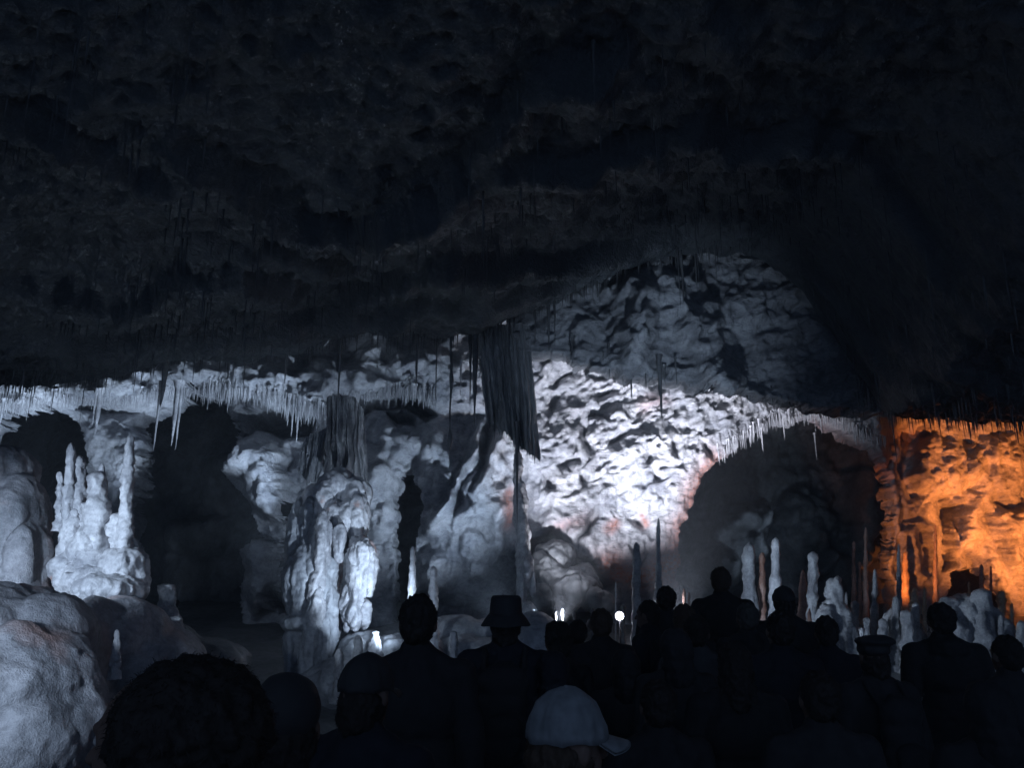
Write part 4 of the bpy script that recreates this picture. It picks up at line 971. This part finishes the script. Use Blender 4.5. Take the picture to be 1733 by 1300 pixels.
def hair_build(kind):
    def f(bm):
        c = (0, -.022, 1.636)
        if kind == 'short':
            sph(bm, c, (.083, .094, .094), 3); sph(bm, (0, -.045, 1.59), (.074, .062, .07), 3)
        elif kind == 'curly':
            for i in range(46):
                u = random.Random(i * 7 + 3); th = u.uniform(0, 6.28); z = u.uniform(-.3, 1)
                d = Vector((math.cos(th) * math.sqrt(1 - z * z), math.sin(th) * math.sqrt(1 - z * z), z))
                if d.y > .35 and d.z < .5: continue
                sph(bm, Vector(c) + Vector((d.x * .082, d.y * .088, d.z * .088)), u.uniform(.022, .034))
            sph(bm, c, (.09, .092, .092), 3); sph(bm, (0, -.05, 1.575), (.082, .06, .07), 3)
        elif kind == 'bushy':
            for i in range(420):
                u = random.Random(i * 5 + 1); th = u.uniform(0, 6.28); z = u.uniform(-.55, 1)
                d = Vector((math.cos(th) * math.sqrt(1 - z * z), math.sin(th) * math.sqrt(1 - z * z), z))
                if d.y > .45 and d.z < .6: continue
                sph(bm, Vector(c) + Vector((d.x * .10, d.y * .102 - .034, d.z * .094 - .01)), u.uniform(.009, .017))
            sph(bm, (0, -.052, 1.635), (.112, .112, .104), 3); sph(bm, (0, -.06, 1.55), (.1, .075, .1), 3)
        elif kind == 'long':
            sph(bm, c, (.086, .098, .094), 3); limb(bm, (0, -.055, 1.60), (0, -.085, 1.42), .078, .06)
            for sx in (-1, 1): limb(bm, (.058 * sx, -.03, 1.60), (.07 * sx, -.05, 1.42), .035, .032)
        elif kind == 'bun':
            sph(bm, c, (.082, .096, .092), 3); sph(bm, (0, -.045, 1.59), (.072, .06, .066), 3); sph(bm, (0, -.12, 1.67), .042, 3)
        elif kind == 'hood':
            sph(bm, (0, -.03, 1.63), (.103, .108, .108), 3); limb(bm, (0, -.05, 1.58), (0, -.05, 1.45), .098, .10)
    return f
def strands(me, n, L0, L1, seed):
    V = get_v(me); Nn = get_n(me); rs = np.random.default_rng(seed)
    k = rs.choice(len(V), n); p = V[k]; d = Nn[k] * rs.uniform(.25, 1.0, (n, 1)) + rs.normal(size=(n, 3)) * .45 + np.array([0, -.1, -.45])
    d /= np.linalg.norm(d, axis=1)[:, None]
    L_ = rs.uniform(L0, L1, (n, 1)); sd = np.cross(d, rs.normal(size=(n, 3))); sd /= np.linalg.norm(sd, axis=1)[:, None]
    a = p - d * .004; q = p + d * L_ * .55; e = q + (d + np.array([0, 0, -.5])) * L_ * .45
    w = .0006
    VV = np.concatenate([a - sd * w, a + sd * w, q + sd * w * .8, q - sd * w * .8, e]); i = np.arange(n)
    faces = [list(f) for f in np.stack([i, i + n, i + 2 * n, i + 3 * n], 1)] + [list(f) for f in np.stack([i + 3 * n, i + 2 * n, i + 4 * n], 1)]
    nb = len(V); allf = [list(pl.vertices) for pl in me.polygons] + [[int(x) + nb for x in f] for f in faces]
    out = bpy.data.meshes.new(me.name); out.from_pydata(np.concatenate([V, VV]).tolist(), [], allf)
    out.polygons.foreach_set('use_smooth', np.ones(len(out.polygons), bool)); out.update(); return out
def lathe(name, prof, seg=32, warp=None):
    V, Fc = [], []
    for i, (r, z) in enumerate(prof):
        for j in range(seg):
            th = 2 * math.pi * j / seg; V.append((r * math.cos(th), r * 1.16 * math.sin(th), z))
    n = len(prof)
    for i in range(n - 1):
        for j in range(seg):
            k = (j + 1) % seg; Fc.append((i * seg + j, i * seg + k, (i + 1) * seg + k, (i + 1) * seg + j))
    V = np.array(V, float)
    if warp is not None: V = warp(V)
    return mesh_np(name, V, Fc)
def cap_warp(V):
    th = np.arctan2(V[:, 1], V[:, 0]); r_ = np.hypot(V[:, 0], V[:, 1]) + 1e-6
    seam = np.exp(-(np.abs(((th / (np.pi / 3)) % 1) - .5) * 2 - 1) ** 2 / .0030)
    k = 1 - .022 * seam + .075 * fbm(V[:, 0] * 22, V[:, 1] * 22, V[:, 2] * 18, 3)
    V = V.copy(); V[:, 0] *= k; V[:, 1] *= k; V[:, 2] += .008 * fbm(V[:, 0] * 13, V[:, 1] * 13, 2.1, 3)
    return V
def hat_meshes(kind):
    H = []
    if kind == 'bucket':
        H.append(('crown', lathe('crown', [(.001, 1.752), (.05, 1.752), (.074, 1.748), (.082, 1.735), (.088, 1.66), (.094, 1.645), (.091, 1.645), (.084, 1.66), (.075, 1.735), (.001, 1.742)], 32, lambda V: V + 0.004 * np.stack([fbm(V[:, 0] * 20, V[:, 1] * 20, V[:, 2] * 20, 2)] * 3, 1))))
        H.append(('brim', lathe('brim', [(.091, 1.652), (.112, 1.628), (.132, 1.598), (.134, 1.594), (.128, 1.595), (.108, 1.622), (.088, 1.647)], 40, lambda V: V + np.stack([0 * V[:, 0], 0 * V[:, 0], 0.008 * fbm(V[:, 0] * 9, V[:, 1] * 9, 3.3, 2)], 1))))
    elif kind in ('cap', 'capback'):
        H.append(('crown', lathe('crown', [(.001, 1.738), (.012, 1.738), (.022, 1.736), (.03, 1.733), (.042, 1.727), (.055, 1.718), (.066, 1.706), (.075, 1.69), (.082, 1.672), (.086, 1.655), (.088, 1.638), (.089, 1.622), (.084, 1.622), (.08, 1.655), (.07, 1.68), (.05, 1.708), (.001, 1.724)], 96, cap_warp)))
        nu_, nv_ = 25, 8; Vb = []
        for lay_ in (0, 1):
            for a in range(nu_):
                al = math.radians(-68 + 136 * a / (nu_ - 1))
                for b in range(nv_):
                    f_ = b / (nv_ - 1); out_ = .078 * math.cos(al * .92) ** .6 * f_
                    x_ = math.sin(al) * (.086 - .004 * f_); y_ = math.cos(al) * .098 + out_
                    Vb.append((x_, y_, 1.628 - .30 * out_ - 2.6 * x_ * x_ * (.4 + f_) - lay_ * .004))
        Fa_ = grid_faces(nv_, nu_); n0 = nu_ * nv_; ii = np.arange(n0).reshape(nu_, nv_)
        ed_ = np.concatenate([ii[0, :], ii[1:, -1], ii[-1, -2::-1], ii[-2:0:-1, 0]]); e2_ = np.roll(ed_, -1)
        H.append(('bill', mesh_np('bill', Vb, np.concatenate([Fa_, Fa_[:, ::-1] + n0, np.stack([ed_, e2_, e2_ + n0, ed_ + n0], 1)]))))
        H.append(('button', shell('button', lambda bm: sph(bm, (0, 0, 1.739), (.008, .008, .005)), .003, 1)))
    elif kind == 'beanie':
        H.append(('crown', shell('crown', lambda bm: (sph(bm, (0, -.012, 1.655), (.086, .1, .088), 3), limb(bm, (0, -.012, 1.64), (0, -.012, 1.65), .084, .084, 3)), .007, 2, .004, 14)))
    elif kind == 'beret':
        H.append(('crown', shell('crown', lambda bm: (sph(bm, (.012, -.02, 1.70), (.115, .12, .035), 3), sph(bm, (0, -.012, 1.655), (.090, .106, .055), 3)), .007, 3, .006, 10)))
    return H
def pack_build(bm):
    for z in (1.02, 1.12, 1.22, 1.32): sph(bm, (0, -.20, z), (.13, .075, .10), 3)
    limb(bm, (-.04, -.17, 1.42), (.04, -.17, 1.42), .012, .012)
    for sx in (-1, 1): limb(bm, (.10 * sx, -.15, 1.38), (.105 * sx, -.05, 1.475), .02, .02); 
def pocket_build(bm):
    for z in (1.04, 1.12): sph(bm, (0, -.265, z), (.10, .035, .07), 3)
BODY, JACK, HAIR, HAT = {}, {}, {}, {}
TROU = shell('trousers', trouser_build, .014, 3, .006, 7)
SHOE = {s: shell('shoe', shoe_build(s), .01, 2) for s in (-1, 1)}
PACK = shell('backpack', pack_build, .014, 3, .006, 8); POCK = shell('pocket', pocket_build, .01, 3)
EYEBALL = shell('eye', lambda bm: sph(bm, (0, 0, 0), .012), .003, 1)
M_skin = plain('skin', (0.075, 0.05, 0.04), 0.7, 0, .2, noise=.1, nscale=60)
M_dk = [plain('dark_cloth_%s' % n, c, 0.9, 0, .15, noise=.35, nscale=25) for n, c in (('navy', (.010, .011, .015)), ('black', (.012, .012, .013)), ('charcoal', (.015, .015, .016)), ('olive', (.012, .013, .010)), ('grey', (.03, .031, .033)))]
M_hair = [plain('dark_hair', (.012, .010, .009), .8, 0, .15, noise=.4, nscale=60), plain('grey_hair', (.04, .038, .035), .8, 0, .2, noise=.4, nscale=60), plain('brown_hair', (.03, .02, .014), .8, 0, .2, noise=.4, nscale=60)]
M_capm = plain('pale_canvas', (.10, .106, .113), .9, noise=.5, nscale=34)
M_rim = plain('dark_canvas', (.011, .011, .012), .85, noise=.3, nscale=30)
M_eye = plain('eye_white', (.25, .24, .23), .2, noise=.05)
M_screen = glow('phone_screen', (.7, .85, 1.0), .5)
def person(px_, top, Y, yaw, pose, hair, hat, jm, tm, label, pack=False, hm=0, hatm=None, width=1.0, tilt=0.0, hood=False, phone=False):
    p = P(px_, top, Y)
    gz = float(floor_z(p[0], p[1]))
    htop = {'bucket': 1.752, 'cap': 1.738, 'beanie': 1.743, 'beret': 1.735, None: {'short': 1.73, 'curly': 1.75, 'bushy': 1.755, 'long': 1.73, 'bun': 1.73, 'hood': 1.738, None: 1.718}.get(hair, 1.72)}[hat]
    s = (p[2] - gz) / htop
    root = empty('person', (p[0], p[1], gz), math.radians(yaw)); tag(root, label, 'person', 'spectators standing in the dark')
    root.scale = (s * width, s * width, s)
    if pose not in BODY: BODY[pose] = shell('body', body_build(pose), .0065, 2)
    if (pose, hood) not in JACK: JACK[(pose, hood)] = shell('jacket', jacket_build(pose, hood), .011, 3, .010, 7)
    def add(n, me, mt, par=root):
        o = bpy.data.objects.new(n, me); COL.objects.link(o); o.parent = par
        if len(me.materials) == 0: me.materials.append(mt)
        o.material_slots[0].link = 'OBJECT'; o.material_slots[0].material = mt
        return o
    add('body', BODY[pose], M_skin); add('jacket', JACK[(pose, hood)], M_dk[jm]); add('trousers', TROU, M_dk[tm])
    for sx in (-1, 1): add('shoe', SHOE[sx], M_dk[1])
    for sx in (-1, 1): add('eye', EYEBALL, M_eye).location = (.03 * sx, .069, 1.612)
    if hair:
        if hair not in HAIR: HAIR[hair] = shell('hood' if hair == 'hood' else 'hair', hair_build(hair), .005, 1, .009 if hair != 'hood' else .010, 34 if hair != 'hood' else 11)
        if hair != 'hood' and not HAIR[hair].get('stranded'):
            HAIR[hair] = strands(HAIR[hair], 5000 if hair == 'bushy' else 2200, .004, .015 if hair in ('bushy', 'curly') else .011, 5); HAIR[hair]['stranded'] = 1
        ho_ = add('hood' if hair == 'hood' else 'hair', HAIR[hair], M_hair[hm] if hair != 'hood' else M_dk[jm])
        if hat: ho_.scale = (.93, .95, .966)
    if hat:
        if hat not in HAT: HAT[hat] = hat_meshes(hat)
        ho = None
        for n, me in HAT[hat]:
            if ho is None: ho = add('hat', me, hatm or M_rim)
            else: add(n, me, hatm or M_rim, ho)
    if pack:
        b_ = add('backpack', PACK, M_dk[2]); add('pocket', POCK, M_dk[1], b_)
    return root
person(282, 1092, 1.22, 78, 'folded', 'bushy', None, 1, 1, 'person with bushy short hair in profile, nearest and biggest head at the lower left', hm=0, width=1.08)
person(488, 1137, 1.75, 12, 'down', 'short', 'beanie', 1, 0, 'person with a round dark cap between the nearest big head and the columns', hatm=M_rim)
person(622, 1106, 2.35, -25, 'down', 'short', 'cap', 0, 1, 'person in a dark cap with raised bill in front of the column foot')
person(709, 1006, 3.25, 4, 'down', 'short', None, 1, 1, 'tallest near person, long narrow dark head before the thin white stalagmites', hm=0, width=.96)
person(856, 1008, 4.05, -3, 'folded', 'short', 'bucket', 0, 2, 'person in a bucket hat with a backpack at the centre', pack=True, width=1.02)
person(942, 1050, 4.5, 20, 'down', 'curly', None, 1, 1, 'person with wavy hair right of the bucket hat', hm=0, width=.96)
person(978, 1049, 5.9, -10, 'down', 'short', None, 2, 1, 'person with flat short hair between the wavy head and the rim-lit head', hm=0)
person(1016, 1030, 5.3, 5, 'down', 'short', None, 1, 2, 'person whose head is edged with light from the glaring lamp', hm=2)
person(1094, 1016, 6.0, 60, 'down', 'short', None, 0, 1, 'person turned sideways just right of the glaring lamp', hm=0)
person(1126, 992, 6.5, 0, 'down', 'short', None, 2, 1, 'person standing taller, head against the base of the bright wall', hm=0)
person(1155, 1022, 5.6, 10, 'down', 'long', None, 1, 1, 'person with long hair below the taller one at the bright wall', hm=2)
person(1178, 1041, 4.7, -15, 'down', 'short', None, 4, 1, 'person with a round dark head left of the standing tall figure', hm=0)
person(1140, 1062, 4.2, 8, 'down', 'hood', None, 2, 1, 'person in a raised charcoal hood below the lamp, right side')
person(1219, 960, 7.0, -20, 'folded', 'short', None, 1, 1, 'highest standing person, broad shoulders against the dark right arch', hm=2, width=1.0)
person(1262, 1020, 5.6, 5, 'down', 'short', None, 1, 1, 'person with fairer hair below the two thick pale stalagmites', hm=1)
person(1325, 992, 6.0, -12, 'down', 'short', 'cap', 1, 1, 'person in a dark cap in front of the thick white stalagmite')
person(1316, 1034, 4.4, 6, 'down', 'short', None, 0, 1, 'person with a broad dark head in front of the one in the dark cap', hm=0)
person(1395, 1042, 4.9, -4, 'down', 'short', None, 0, 2, 'person with cropped dark hair before the humped grey stalagmite', hm=0, width=.95)
person(1473, 1075, 4.0, 10, 'down', 'short', 'beret', 2, 1, 'person in a flat beret with a backpack, right of centre', pack=True)
person(1588, 1020, 4.9, -8, 'down', 'short', None, 1, 1, 'broad-shouldered person with a high collar before the amber wall', hm=0, hood=True, width=1.05)
person(1697, 1075, 4.1, 12, 'down', 'short', None, 2, 1, 'person with thick dark hair at the right edge before the grey stalagmites', hm=0)
person(935, 1100, 4.0, 0, 'down', 'hood', None, 0, 1, 'person in a raised navy hood right behind the bucket hat')
person(1057, 1098, 4.3, 5, 'down', 'hood', None, 1, 1, 'short person in a dark hood directly below the glaring lamp')
person(958, 1164, 1.72, -62, 'down', 'short', 'cap', 4, 1, 'person in a pale canvas cap turned right, lower centre foreground', hatm=M_capm, hm=2, hood=True)
person(1240, 1085, 3.6, -5, 'down', 'long', None, 1, 1, 'person with long dark hair in the dark crowd below the fairer one', hm=0)
person(1660, 1150, 2.9, 0, 'down', 'hood', None, 1, 1, 'person in a dark hood at the lower right, lost in shadow')
person(1380, 1135, 2.9, 4, 'down', 'short', None, 2, 1, 'person with short hair in deep shadow below the cropped head', hm=0)
person(1110, 1150, 3.0, 8, 'down', 'short', None, 1, 0, 'person with short hair in deep shadow below the charcoal hood', hm=0)

# ------------------------------------------------------------------ added thin haze veil, lifts the blacks
bm = bmesh.new(); bmesh.ops.create_cube(bm, size=1, matrix=Matrix.Translation((0, 9.0, 4.6)) @ Matrix.Diagonal((38, 34, 13.2, 1)))
me = bpy.data.meshes.new('haze'); bm.to_mesh(me); bm.free()
m = bpy.data.materials.new('black_lifting_veil'); m.use_nodes = True; nt = m.node_tree; nt.nodes.remove(nt.nodes['Principled BSDF'])
v = nt.nodes.new('ShaderNodeVolumePrincipled'); v.inputs['Color'].default_value = (.8, .86, .95, 1); v.inputs['Density'].default_value = HAZE
nt.links.new(v.outputs[0], nt.nodes['Material Output'].inputs['Volume'])
if HAZE > 0: tag(link('haze', me, m), 'added thin haze veil lifting the blacks in the cave', kind='stuff')
